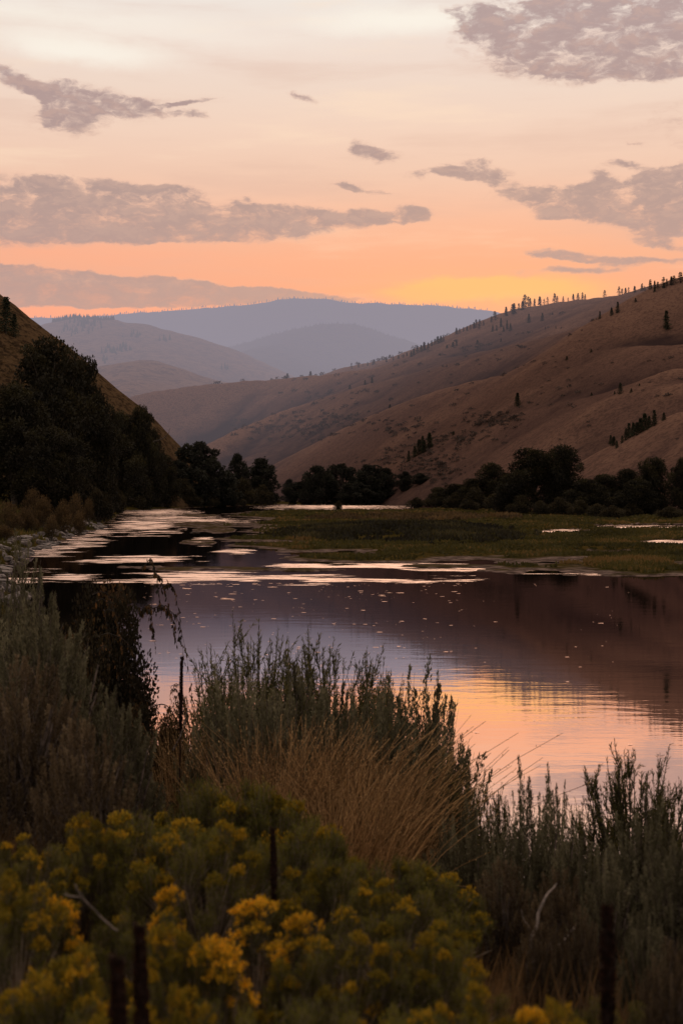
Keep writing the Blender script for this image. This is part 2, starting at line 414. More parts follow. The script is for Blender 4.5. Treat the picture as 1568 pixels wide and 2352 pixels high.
grid_sheet('right_hillside', right_H, np.linspace(-.30, .62, 1050), np.geomspace(360, 2700, 520), M['right_hill'], 'brown dry grass hillside with rounded spurs rising to the right', -8)
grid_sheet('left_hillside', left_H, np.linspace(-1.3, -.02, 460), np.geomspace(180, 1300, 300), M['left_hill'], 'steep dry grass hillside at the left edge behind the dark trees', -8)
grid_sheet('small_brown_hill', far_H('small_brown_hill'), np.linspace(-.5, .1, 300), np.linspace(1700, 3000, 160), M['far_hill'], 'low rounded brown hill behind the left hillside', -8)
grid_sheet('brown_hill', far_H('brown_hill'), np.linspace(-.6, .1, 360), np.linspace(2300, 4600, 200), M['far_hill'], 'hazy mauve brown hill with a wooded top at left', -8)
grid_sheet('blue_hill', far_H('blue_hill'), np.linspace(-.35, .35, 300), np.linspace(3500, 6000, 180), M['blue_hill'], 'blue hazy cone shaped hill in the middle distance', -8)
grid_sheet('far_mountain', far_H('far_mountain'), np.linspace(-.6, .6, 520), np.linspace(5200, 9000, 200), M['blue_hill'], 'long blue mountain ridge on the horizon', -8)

# ---- ground: one sheet, all round the viewer, out to the horizon
def build_ground():
    az = np.radians(np.concatenate([np.linspace(-180, -40, 40)[:-1], np.linspace(-40, -16, 60)[:-1], np.linspace(-16, 16, 560), np.linspace(16, 40, 60)[1:], np.linspace(40, 180, 40)[1:]]))
    r = np.concatenate([np.linspace(.0, 3, 8)[:-1]+.01, np.geomspace(3, 60, 170)[:-1], np.geomspace(60, 800, 420)[:-1], np.geomspace(800, 14000, 60)])
    A, R = np.meshgrid(az, r); X = R*np.sin(A); Y = R*np.cos(A); Z = ground_H(X, Y)
    n, m = X.shape; idx = np.arange(n*m).reshape(n, m)
    Fc = np.stack([idx[:-1, :-1], idx[:-1, 1:], idx[1:, 1:], idx[1:, :-1]], -1).reshape(-1, 4)
    shore = poly_sd(X, Y, ISLE)
    gravel = sstep(.16, .02, Z)
    mm, t = material('valley_ground')
    g = t.new('ShaderNodeNewGeometry'); P = g.outputs['Position']
    n1 = t.noise(P, .06, 4, .6); n2 = t.noise(P, 1.4, 4, .7); n3 = t.noise(P, .9, 3, .6)
    grass = t.mix(t.ss(n1, .38, .62), (.050, .040, .008), (.095, .062, .018))
    grass = t.mix(t.ss(n2, .42, .62), grass, (.028, .026, .009))
    stones = t.mix(t.ss(n3, .4, .62), (.070, .048, .038), (.24, .17, .14))
    c = t.mix(t.ss(t.attr('gravel'), .2, .8), grass, stones)
    dry = t.mix(t.ss(n2, .4, .6), (.045, .028, .015), (.11, .065, .03))
    c = t.mix(t.ss(t.attr('dry'), .3, .7), c, dry)
    p = t.new('ShaderNodeBsdfDiffuse', inp={'Color': c, 'Roughness': .7})
    bp = t.new('ShaderNodeBump', inp={'Height': n2, 'Strength': .8, 'Distance': .25}); t.l.new(bp.outputs[0], p.inputs['Normal'])
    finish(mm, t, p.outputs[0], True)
    dryv = np.where((Y < 60), 1.0, 0)+sstep(1.8, 3.5, Z)*(Y < 640)
    me = mesh_np('ground', np.stack([X, Y, Z], -1).reshape(-1, 3), Fc, mm, True, attr={'gravel': gravel.ravel(), 'dry': np.clip(dryv, 0, 1).ravel()})
    tag(link('ground', me), 'river banks, gravel bars and green marsh flats', None, None, 'structure')
build_ground()

# ---- river
RIFF = [(360, 1177, 75, 7, 1), (395, 1189, 90, 4, .9), (330, 1209, 66, 16, 1.15), (475, 1196, 90, 4.5, .95), (190, 1240, 55, 16, .75), (110, 1268, 60, 14, .75), (235, 1222, 30, 8, .7),
        (300, 1284, 135, 7.5, 1.1), (250, 1290, 90, 5, .8), (700, 1296, 105, 4.0, 1.1), (900, 1300, 190, 5.0, 1.15), (1090, 1308, 120, 3.5, .9), (640, 1328, 330, 10, 1.0), (450, 1320, 150, 6, .9),
        (800, 1333, 170, 7, .95), (180, 1331, 150, 9, 1.0), (60, 1335, 60, 8, .8), (466, 1244, 20, 10, .9), (530, 1267, 45, 4.5, 1.0), (95, 1310, 50, 5, .5),
        (770, 1164, 130, 5, 1.1), (1290, 1222, 80, 5, 1.1), (1530, 1246, 100, 7, 1.1), (1500, 1212, 130, 4, 1.1), (1225, 1233, 35, 3, 1.0), (1290, 1318, 130, 2.0, .45), (1450, 1322, 120, 2.0, .35)]
def build_river():
    us = np.concatenate([np.linspace(-3, -.3, 40)[:-1], np.linspace(-.3, .3, 560), np.linspace(.3, 5, 60)[1:]])
    Ys = np.concatenate([np.geomspace(12, 60, 90)[:-1], np.geomspace(60, 900, 620), [1100, 1300]])
    U, Y = np.meshgrid(us, Ys); X = U*Y
    rf = np.zeros_like(X)
    nz = fbm(X/7, Y/5, 5)*1.7
    for tx, ty, rx, ry, a in RIFF:
        e = ell(X, Y, tx, ty, rx*1.12, ry*1.15)
        rf = np.maximum(rf, a*sstep(-.15, .65, e+nz)*(e > -.35))
    rf[Y > 900] = 0
    near_tint = sstep(70, 44, Y)     # near water, where the painted mirror tint stays bright
    n, m = X.shape; idx = np.arange(n*m).reshape(n, m)
    Fc = np.stack([idx[:-1, :-1], idx[:-1, 1:], idx[1:, 1:], idx[1:, :-1]], -1).reshape(-1, 4)
    mm, t = material('river_water')
    g = t.new('ShaderNodeNewGeometry'); P = g.outputs['Position']
    mp = t.new('ShaderNodeMapping', inp={'Vector': P, 'Scale': (.35, 1.0, 1)})
    r1 = t.noise(mp.outputs[0], 1.1, 3, .55)
    r2 = t.noise(mp.outputs[0], 4.2, 3, .6)
    h = t.math('ADD', r1, t.math('MULTIPLY', r2, .22))
    big = t.noise(P, .035, 2, .5)
    st = t.math('MULTIPLY_ADD', t.ss(big, .4, .62), .003, .0022)
    bp = t.new('ShaderNodeBump', inp={'Height': h, 'Strength': 1.0}); t.l.new(st, bp.inputs['Distance'])
    rfa = t.attr('riffle')
    # fine broken edges of the riffles
    mp2 = t.new('ShaderNodeMapping', inp={'Vector': P, 'Scale': (.30, 1.0, 1)})
    fn = t.noise(mp2.outputs[0], .75, 5, .8)
    msk = t.ss(t.math('ADD', t.math('MULTIPLY', rfa, .72), t.math('MULTIPLY_ADD', fn, 4.6, -2.3)), .30, .80)
    msk = t.math('MULTIPLY', msk, t.ss(rfa, .05, .3))
    # mirror tint painted darker away from the near water, dimming the hills' reflection
    refl = t.mix(t.attr('near_tint'), (.47, .42, .46), (.99, .89, .87))
    gl = t.new('ShaderNodeBsdfGlossy', inp={'Color': refl, 'Roughness': .03, 'Normal': bp.outputs[0]})
    body = t.new('ShaderNodeBsdfDiffuse', inp={'Color': (.012, .010, .009, 1)})
    lw = t.new('ShaderNodeLayerWeight', inp={'Blend': .55})
    fac = t.math('MULTIPLY_ADD', lw.outputs['Facing'], .25, .72, True)
    w0 = t.new('ShaderNodeMixShader', inp={0: fac, 1: body.outputs[0], 2: gl.outputs[0]})
    # riffles: short steep wavelets that catch the high sky
    bp2 = t.new('ShaderNodeBump', inp={'Height': t.noise(mp2.outputs[0], 5.0, 2, .6), 'Strength': .6, 'Distance': .12})
    gr = t.new('ShaderNodeBsdfGlossy', inp={'Color': (.80, .64, .56, 1), 'Roughness': .42})
    foam = t.new('ShaderNodeBsdfDiffuse', inp={'Color': (.42, .30, .25, 1), 'Normal': bp2.outputs[0]})
    rr = t.new('ShaderNodeMixShader', inp={0: .25, 1: gr.outputs[0], 2: foam.outputs[0]})
    w = t.new('ShaderNodeMixShader', inp={0: msk, 1: w0.outputs[0], 2: rr.outputs[0]})
    finish(mm, t, w.outputs[0], False)
    me = mesh_np('river', np.stack([X, Y, 0*X], -1).reshape(-1, 3), Fc, mm, True, attr={'riffle': rf.ravel(), 'near_tint': near_tint.ravel()})
    tag(link('river', me), 'still dark river with bright riffles mirroring the sunset', None, None, 'structure')
build_river()

# ---- pale flecks painted in as sky glints on the river ripples
def build_flecks():
    n = 1900
    ty = RNG.uniform(1340, 1700, n)**1.0
    ty = 1340+(RNG.random(n)**1.9)*380; tx = RNG.uniform(330, 1568, n)
    keep = (fbm(tx/60, ty/25, 3) > .05+.40*sstep(850, 1300, tx)) | (RNG.random(n) < .05)
    tx, ty = tx[keep], ty[keep]; n = len(tx)
    Y = CAMH*F/(ty*SY-HY); X = (tx*SX-341)/F*Y
    s = RNG.gamma(1.5, .022, n)*np.clip(Y/60, .35, 1.5)*.8
    k = 7; an = np.arange(k)*2*np.pi/k
    rr = RNG.uniform(.6, 1.2, (n, k))
    V = np.stack([X[:, None]+np.cos(an)*s[:, None]*2.0*rr, Y[:, None]+np.sin(an)*s[:, None]*1.4*rr, np.full((n, k), .012)], -1)
    mm, t = material('sky_glints')
    gl = t.new('ShaderNodeBsdfGlossy', inp={'Color': (.9, .66, .55, 1), 'Roughness': .45})
    df = t.new('ShaderNodeBsdfDiffuse', inp={'Color': (.40, .25, .20, 1)})
    mx = t.new('ShaderNodeMixShader', inp={0: .5, 1: gl.outputs[0], 2: df.outputs[0]})
    finish(mm, t, mx.outputs[0], False)
    me = mesh_np('sky_glints', V.reshape(-1, 3), np.arange(n*k).reshape(n, k), mm)
    tag(link('sky_glints', me), 'tiny pinkish flecks standing in for sky glints on the dark river', 'foam', None, 'stuff')  # flecks are painted sky glints, not foam
build_flecks()

# ------------------------------------------------------------------ tree and shrub makers
def make_conifer(seed, mat, nb=26, spread=.22, leaf=.05, gap=0):
    """unit-height conifer: whorls of drooping branches, uneven"""
    rs = np.random.default_rng(seed); g = Geo()
    for i in range(nb):
        f = i/(nb-1); z = .10+.88*f
        R = spread*(1-f)**.75*rs.uniform(.6, 1.15)+.012
        k = 7
        a0 = rs.uniform(0, 6.28)
        for j in range(k):
            if rs.random() < gap: continue
            a = a0+j*2*np.pi/k+rs.uniform(-.4, .4); r = R*rs.uniform(.6, 1.15)
            n = 8
            s = np.linspace(.1, 1, n); dz = -.25*r*s**1.5+rs.uniform(-.01, .02)
            P = np.stack([np.cos(a)*r*s, np.sin(a)*r*s, z+dz], -1)+rs.normal(size=(n, 3))*.006
            D = np.stack([np.cos(a)+rs.normal(size=n)*.7, np.sin(a)+rs.normal(size=n)*.7, rs.normal(size=n)*.35-.1], -1)
            g.leaves(P, D, leaf*rs.uniform(.7, 1.3, n), leaf*.33, np.clip(rs.uniform(0, .5)+s*.5, 0, 1))
    tk = Geo(); zz = np.linspace(0, .97, 6)
    tk.tubes(np.stack([0*zz, 0*zz, zz], -1)[None], (.016*(1-zz)+.002)[None], .5, 5)
    return [('trunk', tk.mesh('conifer_trunk', M['bark'])), ('crown', g.mesh('conifer_crown', mat))]
CON = [make_conifer(s, M['conifer'], nb=b, spread=w, gap=gp) for s, b, w, gp in ((1, 26, .23, .05), (2, 22, .17, .15), (3, 24, .28, .1))]
RCON = [make_conifer(s, M['ridge_conifer'], nb=b, spread=w, gap=gp, leaf=.06) for s, b, w, gp in ((11, 16, .17, .3), (12, 14, .22, .4), (13, 18, .14, .2))]

def make_broad(seed, mat, nblob=26, nleaf=15000, leaf=.018, wide=.42, low=.05, lift=0.):
    """unit-height broadleaf tree: limbs, and leaf clumps with gaps between them"""
    rs = np.random.default_rng(seed)
    tk = Geo(); g = Geo(); C = []
    for i in range(nblob):
        f = (i+.5)/nblob; z = low+(.93-low)*f**.8
        env = wide*math.sin(math.pi*min(1, (z-low*.3)/1.02)**(.75+lift))**(.6-lift) if z < 1 else .1
        a = i*2.4+rs.uniform(-.5, .5); r = env*rs.uniform(.25, .95)*(1-.25*f)
        br = rs.uniform(.065, .135)*(1.12-.45*f)
        C.append((math.cos(a)*r, math.sin(a)*r, min(z, 1-br*.75), br))
    C.append((rs.uniform(-.05, .05), rs.uniform(-.05, .05), .90, .095))
    C = np.array(C)
    zz = np.linspace(0, .8, 8)
    tr = np.stack([.03*np.sin(zz*5+seed), .03*np.cos(zz*4+seed)-.03, zz], -1)
    tk.tubes(tr[None], (.028*(1-zz)+.004)[None], .5, 7)
    for c in C:
        b = tr[int(np.clip(c[2]*.55/.8*7, 1, 6))]; s = np.linspace(0, 1, 6)[:, None]
        pl = b*(1-s)+c[:3]*s; pl[:, 2] += .05*np.sin(s[:, 0]*3.14)
        tk.tubes(pl[None], np.linspace(.010, .003, 6)[None], .5, 4)
    w = C[:, 3]**2; which = rs.choice(len(C), nleaf, p=w/w.sum())
    u = norm(rs.normal(size=(nleaf, 3))); rad = C[which, 3]*rs.uniform(.45, 1.12, nleaf)**.7
    ruf = 1+.35*np.sin(u[:, 0]*6+which)*np.sin(u[:, 1]*7+which*2)*np.sin(u[:, 2]*5+which)
    P = C[which, :3]+u*(rad*ruf)[:, None]*np.array([1.05, 1.05, .85])
    D = norm(u+rs.normal(size=(nleaf, 3))*.8)
    btint = rs.uniform(0, .55, len(C))
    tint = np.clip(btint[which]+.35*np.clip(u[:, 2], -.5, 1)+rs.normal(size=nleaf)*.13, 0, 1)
    L = leaf*rs.uniform(.6, 1.5, nleaf)
    g.leaves(P, D, L, L*.36, tint)
    # stray twigs that break the outline
    return [('trunk', tk.mesh('tree_trunk', M['bark'])), ('crown', g.mesh('tree_crown', mat))]
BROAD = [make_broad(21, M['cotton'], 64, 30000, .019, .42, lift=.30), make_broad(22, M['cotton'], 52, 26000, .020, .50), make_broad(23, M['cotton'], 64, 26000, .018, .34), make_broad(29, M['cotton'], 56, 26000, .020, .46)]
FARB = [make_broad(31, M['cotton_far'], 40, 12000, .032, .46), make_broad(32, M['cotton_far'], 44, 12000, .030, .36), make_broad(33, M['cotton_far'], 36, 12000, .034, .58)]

def make_bush(seed, mat, n=5000, leaf=.05, flat=.8, spiky=0.):
    """unit-height low bush, unit-ish radius .6"""
    rs = np.random.default_rng(seed); g = Geo(); tk = Geo()
    nb = 14; a = rs.uniform(0, 6.28, nb); r = rs.uniform(0, .42, nb)
    C = np.stack([np.cos(a)*r, np.sin(a)*r, .28+.42*(1-r/.45)*rs.uniform(.6, 1.1, nb), rs.uniform(.17, .30, nb)], -1)
    w = rs.integers(0, nb, n); u = norm(rs.normal(size=(n, 3))); rad = C[w, 3]*rs.uniform(.5, 1.1, n)
    P = C[w, :3]+u*rad[:, None]; P[:, 2] = np.maximum(P[:, 2], .02)
    D = norm(u+rs.normal(size=(n, 3))*.6+np.array([0, 0, spiky]))
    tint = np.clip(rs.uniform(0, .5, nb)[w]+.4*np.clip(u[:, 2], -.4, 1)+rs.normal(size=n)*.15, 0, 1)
    L = leaf*rs.uniform(.6, 1.5, n); g.leaves(P, D, L, L*(.36 if spiky < .5 else .15), tint)
    s = np.linspace(0, 1, 4)
    for c in C: tk.tubes((np.stack([c[0]*s, c[1]*s, c[2]*s], -1))[None], np.linspace(.02, .006, 4)[None], .5, 4)
    return [('stem', tk.mesh('bush_stem', M['bark'])), ('foliage', g.mesh('bush_foliage', mat))]
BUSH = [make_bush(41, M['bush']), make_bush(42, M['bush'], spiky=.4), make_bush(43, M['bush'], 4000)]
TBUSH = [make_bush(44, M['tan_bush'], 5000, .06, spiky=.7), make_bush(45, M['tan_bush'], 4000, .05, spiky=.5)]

NUM = ['first', 'second', 'third', 'fourth', 'fifth', 'sixth', 'seventh', 'eighth', 'ninth', 'tenth', 'eleventh', 'twelfth', 'thirteenth', 'fourteenth', 'fifteenth', 'sixteenth', 'seventeenth', 'eighteenth', 'nineteenth', 'twentieth']
NUM = NUM+['twenty-'+n for n in NUM[:9]]+['thirtieth']+['thirty-'+n for n in NUM[:9]]

# ---- trees on the right hill: base point as surveyed, found on the real slope
def hit(tx, ty, fn, y0, y1, n=2500):
    Y = np.linspace(y0, y1, n); u = (tx*SX-341)/F
    z = fn(u*Y, Y); line = CAMH+(HY-ty*SY)/F*Y
    k = np.argmax(z >= line)
    if z[k] < line[k]:        # on the skyline: take the ridge itself
        k = np.argmax((z-CAMH)/Y)
    return (u*Y[k], Y[k], z[k])
def hill_trees(rows, protos, fmt, group, cat='tree', fn=right_H, y0=370, y1=2800, name='conifer_tree', wide=1.0):
    rows = sorted(rows, key=lambda r: r[0])
    for i, (tx, ty, h) in enumerate(rows):
        x, y, z = hit(tx, ty, fn, y0, y1)
        H = h*SY/F*y
        s = H; w = H*random.uniform(.85, 1.25)*wide
        place(random.choice(protos), name, fmt.format(NUM[i]), cat, (x, y, z-.4), random.uniform(0, 6.28), (w, w, s), group)

RIDGE_A = [(1217, 692, 20), (1227, 698, 18), (1239, 694, 22), (1249, 695, 15), (1257, 693, 17), (1273, 691, 22), (1279, 692, 15), (1293, 690, 13), (1304, 688, 9), (1316, 686, 15), (1327, 684, 16), (1337, 683, 17), (1343, 683, 13), (1388, 677, 17),
           (1421, 674, 20), (1428, 674, 14), (1436, 674, 14), (1443, 673, 14), (1457, 672, 16), (1474, 668, 18), (1480, 668, 12), (1493, 665, 24), (1503, 664, 20), (1510, 663, 17), (1523, 660, 25), (1531, 658, 18), (1541, 656, 22), (1547, 655, 23), (1562, 650, 26)]
RIDGE_B = [(1176, 718, 20), (1162, 726, 22), (1191, 712, 16), (1205, 706, 30), (1200, 712, 22), (1180, 722, 26), (1213, 703, 24), (1136, 736, 22), (1128, 740, 14), (1101, 750, 17), (1093, 753, 20), (1088, 755, 16), (1080, 757, 12), (1072, 760, 12), (1064, 762, 12), (1055, 766, 12), (1048, 768, 16), (1100, 756, 12), (1110, 748, 12)]
RIDGE_C = [(1018, 785, 16), (1012, 787, 17), (1005, 790, 18), (998, 793, 16), (991, 795, 14), (983, 800, 14), (974, 806, 21), (967, 809, 17), (958, 812, 19), (950, 816, 16), (944, 820, 14), (934, 818, 10), (926, 822, 9), (915, 824, 9), (903, 828, 10), (887, 832, 11), (859, 836, 11), (844, 840, 9), (833, 842, 7), (823, 844, 11), (807, 847, 14)]
MIDSIDE = [(1164, 757, 22), (1172, 760, 18), (1156, 762, 14), (1131, 762, 16), (1140, 760, 14), (1150, 752, 22), (1214, 742, 22), (1245, 738, 20), (1252, 757, 8), (1276, 755, 8), (1288, 755, 6)]
LONE = [(1377, 733, 19, 'dark conifer on the upper right spur, farthest left of the three there', CON), (1404, 725, 20, 'dark conifer just left of the tallest one on the upper right slope', CON), (1418, 720, 27, 'tallest dark conifer of the three along the upper right spur', CON),
        (1459, 695, 11, 'small round dark tree on the spur crest right of the three conifers', CON), (1503, 671, 13, 'dark tree under the skyline row near the right edge', CON), (1524, 662, 14, 'dark tree just below the skyline row, nearest the right edge', CON),
        (1530, 760, 46, 'big lone dark conifer on the open slope at upper right', CON), (1188, 934, 33, 'lone dark round topped conifer standing in the middle of the brown slope', CON),
        (1424, 905, 27, 'dark conifer on the low spur left of the right edge', CON), (1411, 906, 9, 'little tree beside the dark conifer on the low right spur', CON), (1449, 902, 11, 'little brown tree right of the dark conifer on the low spur', CON),
        (1358, 909, 9, 'tiny dark tree at the left tip of the low right spur', CON), (1301, 828, 11, 'tiny pointed tree alone on the middle spur', CON), (1357, 810, 9, 'tiny dark tree on the crest right of the tiny pointed tree', CON),
        (1150, 785, 9, 'small shrub like tree below the wooded ridge', CON), (1096, 790, 10, 'small dark tree on the brown spur below the skyline trees', CON),
        (1048, 795, 14, 'dark tree in the shallow saddle left of the brown spur', CON), (1040, 797, 12, 'smaller dark tree beside the one in the shallow saddle', CON), (1026, 800, 9, 'leftmost small tree in the shallow saddle', CON),
        (856, 838, 9, 'tiny bushy tree left of the skyline row end', CON), (854, 880, 14, 'small dark tree on the lower left spur, right of its pair', CON), (838, 884, 12, 'small round tree on the lower left spur, left of its pair', CON), (803, 894, 11, 'dark bushy tree at the left end of the lower left spur', CON),
        (895, 937, 10, 'tiny bush like tree in the hollow below the lower left spur', CON), (713, 860, 11, 'small dark tree on the far left slope of the brown hill', CON), (660, 856, 12, 'tiny tree alone on the left end of the brown hill crest', CON), (655, 858, 8, 'tiniest tree beside the lone one on the left end of the crest', CON),
        (1041, 1000, 10, 'dark little tree among the brush in the lower hollow', CON), (1468, 887, 8, 'small dark bush like tree on the lower right crest', CON)]
hill_trees(RIDGE_A, RCON, '{} tree from the left in the sparse skyline row on the high right ridge', 'sparse conifers on the high right ridge', wide=1.5)
hill_trees(RIDGE_B, RCON, '{} tree from the left in the dense skyline row where the ridge steepens', 'dense conifers on the steep part of the ridge', wide=1.6)
hill_trees(RIDGE_C, RCON+CON, '{} dark tree from the left along the descending ridge in mid picture', 'conifers down the descending ridge', wide=1.5)
hill_trees(MIDSIDE, CON, '{} dark tree from the left in the grove just below the skyline row', 'conifers just below the ridge')
GROVE = [(1402, 1022, 22), (1409, 1024, 24), (1416, 1030, 20), (1437, 1012, 30), (1444, 1006, 36), (1454, 1002, 34), (1462, 1000, 32), (1470, 995, 36), (1480, 990, 42), (1490, 984, 30), (1502, 978, 38), (1524, 966, 20), (1428, 1018, 20)]
hill_trees(GROVE, CON, '{} dark conifer from the left in the grove at the foot of the right slope', 'conifer grove in the right hollow', wide=1.3)
GROVE2 = [(938, 1060, 26), (962, 1044, 36), (970, 1036, 36), (974, 1040, 30), (986, 1030, 38), (952, 1050, 26)]
hill_trees(GROVE2, CON, '{} conifer from the left in the small dusky clump low on the middle slope', 'conifer clump low on the middle slope', wide=1.2)
for tx, ty, h, lab, pr in LONE:
    x, y, z = hit(tx, ty, right_H, 370, 2800); H = h*SY/F*y; w = H*(1.35 if h > 12 else 1.9)
    place(random.choice(pr), 'conifer_tree', lab, 'tree', (x, y, z-.4), random.uniform(0, 6), (w, w, H))
# left hill top conifers
for tx, ty, h, wd, lab in ((14, 766, 86, 1.15, 'big dark conifer at the left edge on top of the near hill'), (33, 775, 56, 1.1, 'shorter dark conifer tucked right of the big one at left edge')):
    x, y, z = hit(tx, ty, left_H, 300, 700); H = h*SY/F*y
    place(CON[2], 'conifer_tree', lab, 'tree', (x, y, z-.5), 1.0, (H*wd, H*wd, H))

# far forests: nobody could count these
def forest(name, label, pts, hgt, mat, seed):
    rs = np.random.default_rng(seed); g = Geo(); pts = np.array(pts)
    for x, y, z in pts:
        h = hgt*rs.uniform(.55, 1.3); r = h*rs.uniform(.16, .28); a = np.arange(5)*1.2566+rs.uniform(0, 1)
        for lo, hi, rr in ((-.1, .6, 1), (.25, 1., .7)):
            V = np.vstack([np.stack([x+np.cos(a)*r*rr, y+np.sin(a)*r*rr, np.full(5, z+h*lo)], -1), [[x, y, z+h*hi]]])
            g.add(V, np.array([[i, (i+1) % 5, 5] for i in range(5)]), rs.uniform(0, 1))
    tag(link(name, g.mesh(name, mat)), label, 'forest', None, 'stuff')
pts = []
for tx in np.arange(60, 1125, 1.7):
    x, y, z = hit(tx+random.uniform(-.8, .8), 0, far_H('far_mountain'), 6600, 7300, 60)
    if random.random() < .8: pts.append((x, y+random.uniform(-60, 60), z-4))
forest('ridge_forest', 'fringe of tiny trees along the far blue mountain skyline', pts, 11, M['conifer'], 1)
pts = []
fb = far_H('brown_hill')
for tx in np.arange(120, 262, 1.3):
    x, y, z = hit(tx, 0, fb, 3000, 3600, 60); pts.append((x, y, z-3))
for cx, cy, n, sp in ((200, 745, 60, 22), (165, 760, 30, 18), (262, 808, 22, 10), (285, 802, 16, 8), (312, 772, 16, 7), (380, 785, 6, 6), (516, 850, 6, 5), (250, 830, 8, 14)):
    for _ in range(n):
        q = (cx+random.gauss(0, sp), cy+random.gauss(0, sp*.35)); x, y, z = hit(*q, fb, 2700, 3500, 120); pts.append((x, y, z-2))
forest('hilltop_forest', 'dark scattered trees on top of the mauve brown hill', pts, 13, M['conifer'], 2)
pts = []; fb = far_H('blue_hill')
for tx in np.arange(480, 930, 1.6):
    x, y, z = hit(tx, 0, fb, 4200, 4900, 60)
    if random.random() < .7: pts.append((x, y, z-4))
forest('hill_forest', 'tiny trees along the outline of the blue hazy hill', pts, 10, M['conifer'], 3)
# brush in the hollows of the right hill
pts = []
for cx, cy, sx, sy, n in ((720, 975, 60, 12, 50), (800, 965, 40, 12, 40), (930, 990, 40, 12, 40), (1060, 1012, 40, 8, 50), (1130, 975, 30, 5, 40), (1180, 962, 14, 7, 30), (1000, 1060, 40, 18, 60), (900, 1050, 50, 14, 40), (1120, 960, 20, 8, 20), (990, 1085, 40, 15, 70), (780, 905, 50, 7, 20), (700, 1000, 50, 10, 40), (590, 985, 30, 10, 30), (1100, 800, 60, 4, 12), (900, 860, 200, 60, 60), (1250, 870, 250, 70, 90)):
    for _ in range(n):
        x, y, z = hit(cx+random.gauss(0, sx), cy+random.gauss(0, sy), right_H, 370, 2400, 420); pts.append((x, y, z))
def brush(name, label, pts, size, mat, seed, k=60, leafy=.35, far=False):
    rs = np.random.default_rng(seed); g = Geo(); pts = np.array(pts); n = len(pts)
    s = size*rs.uniform(.5, 1.4, n)*(pts[:, 1]/1500 if far else 1); P = np.repeat(pts, k, 0); S = np.repeat(s, k)
    u = norm(rs.normal(size=(n*k, 3))); u[:, 2] = np.abs(u[:, 2])
    P = P+u*(S*rs.uniform(.3, 1, n*k))[:, None]*np.array([1.2, 1.2, .8])
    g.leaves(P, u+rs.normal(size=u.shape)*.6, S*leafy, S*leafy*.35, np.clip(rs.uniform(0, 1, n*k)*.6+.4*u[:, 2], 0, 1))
    tag(link(name, g.mesh(name, mat)), label, 'brush', None, 'stuff')
brush('hillside_brush', 'dark brush scattered in the hollows of the right hillside', pts, 2.7, M['hill_brush'], 4, 36, .5, True)
pts = []
for _ in range(900):
    tx, ty = random.uniform(0, 400), random.uniform(720, 1180); x, y, z = hit(tx, ty, left_H, 200, 680, 300)
    if z > 6: pts.append((x, y, z))
brush('left_hill_brush', 'low dry brush and tufts over the steep left hillside', pts, .9, M['tan_bush'], 5, 30, .5)

# ------------------------------------------------------------------ riverside trees
def base_z(x, y):
    z = float(ground_H(np.array([x]), np.array([y]))[0])
    if x < 0 and 190 < y < 1000: z = max(z, float(left_H(np.array([x]), np.array([y]))[0]))
    if y > 350: z = max(z, float(right_H(np.array([x]), np.array([y]))[0]))
    return z
def tree_at(protos, k, tx, ty, Y, halfw, label, group=None, name='riverside_tree', wid=.34, cat='tree'):
    x = X_at(tx, Y); z0 = base_z(x, Y); H = W(tx, ty, Y)[2]-z0; w = halfw*SX/F*Y/wid
    return place(protos[k], name, label, cat, (x, Y, z0-.15), random.uniform(0, 6.28), (w, w, H*1.02), group)
G1 = 'dark trees on the left river bank'
for k, tx, ty, Y, hw, lab in (
    (0, 112, 776, 285, 94, 'tallest dark tree of the left bank, its crown against the hill'),
    (1, 185, 818, 312, 58, 'dark tree forming the right shoulder of the tallest left tree'),
    (1, 40, 880, 262, 85, 'broad dark tree at the left edge below the hill'),
    (2, 215, 905, 305, 70, 'dark tree in the middle of the left bank mass'),
    (3, 322, 932, 542, 44, 'dark tree with a notched top at the right end of the left mass'),
    (1, 265, 990, 425, 70, 'wide dark tree low in front of the left bank mass'),
    (0, 120, 980, 250, 80, 'dark tree low in front of the tallest left tree'),
    (3, 368, 1040, 585, 40, 'small dark tree stepping down right of the left bank mass'),
    (1, 282, 945, 536, 46, 'dark tree filling in just left of the notched one'),
    (2, 350, 985, 570, 32, 'dark tree just right of the notched one, a little lower'),
    (0, 240, 930, 480, 50, 'dark tree below the right shoulder of the tallest left tree'),
    (2, 458, 1016, 650, 52, 'dark rounded tree on the bank in front of the brown slope'),
    (1, 410, 1060, 635, 45, 'low dark tree at the left foot of the rounded one'),
    (3, 505, 1085, 680, 42, 'low olive tree between the two dark groups'),
    (0, 546, 1043, 740, 24, 'narrow dark tree with a pointed top before the hazy grove'),
    (1, 600, 1052, 790, 42, 'dark tree at the right end of the left grove, by open valley')):
    tree_at(BROAD if Y < 600 else FARB, k if Y < 600 else k % 3, tx, ty, Y, hw, lab, G1)
G2 = 'hazy trees on the far flat'
for k, tx, ty, Y, hw, lab in (
    (1, 665, 1100, 880, 20, 'faint low tree in the gap left of the hazy grove'),
    (0, 728, 1070, 790, 32, 'hazy dark tree at the left end of the middle grove'),
    (2, 783, 1066, 800, 40, 'hazy broad tree second from left in the middle grove'),
    (0, 850, 1068, 780, 42, 'hazy round tree in the middle of the middle grove'),
    (1, 885, 1074, 785, 30, 'hazy dark tree just right of the round one in the middle grove'),
    (1, 930, 1082, 770, 20, 'narrow hazy tree with gaps either side in the middle grove'),
    (1, 965, 1086, 760, 22, 'last hazy tree at the right end of the middle grove'),
    (2, 690, 1106, 800, 26, 'low hazy tree filling the left foot of the middle grove'),
    (2, 820, 1108, 765, 34, 'low hazy tree in front of the middle grove')):
    tree_at(FARB, k, tx, ty, Y, hw, lab, G2)
G3 = 'dark cottonwoods on the right flat'
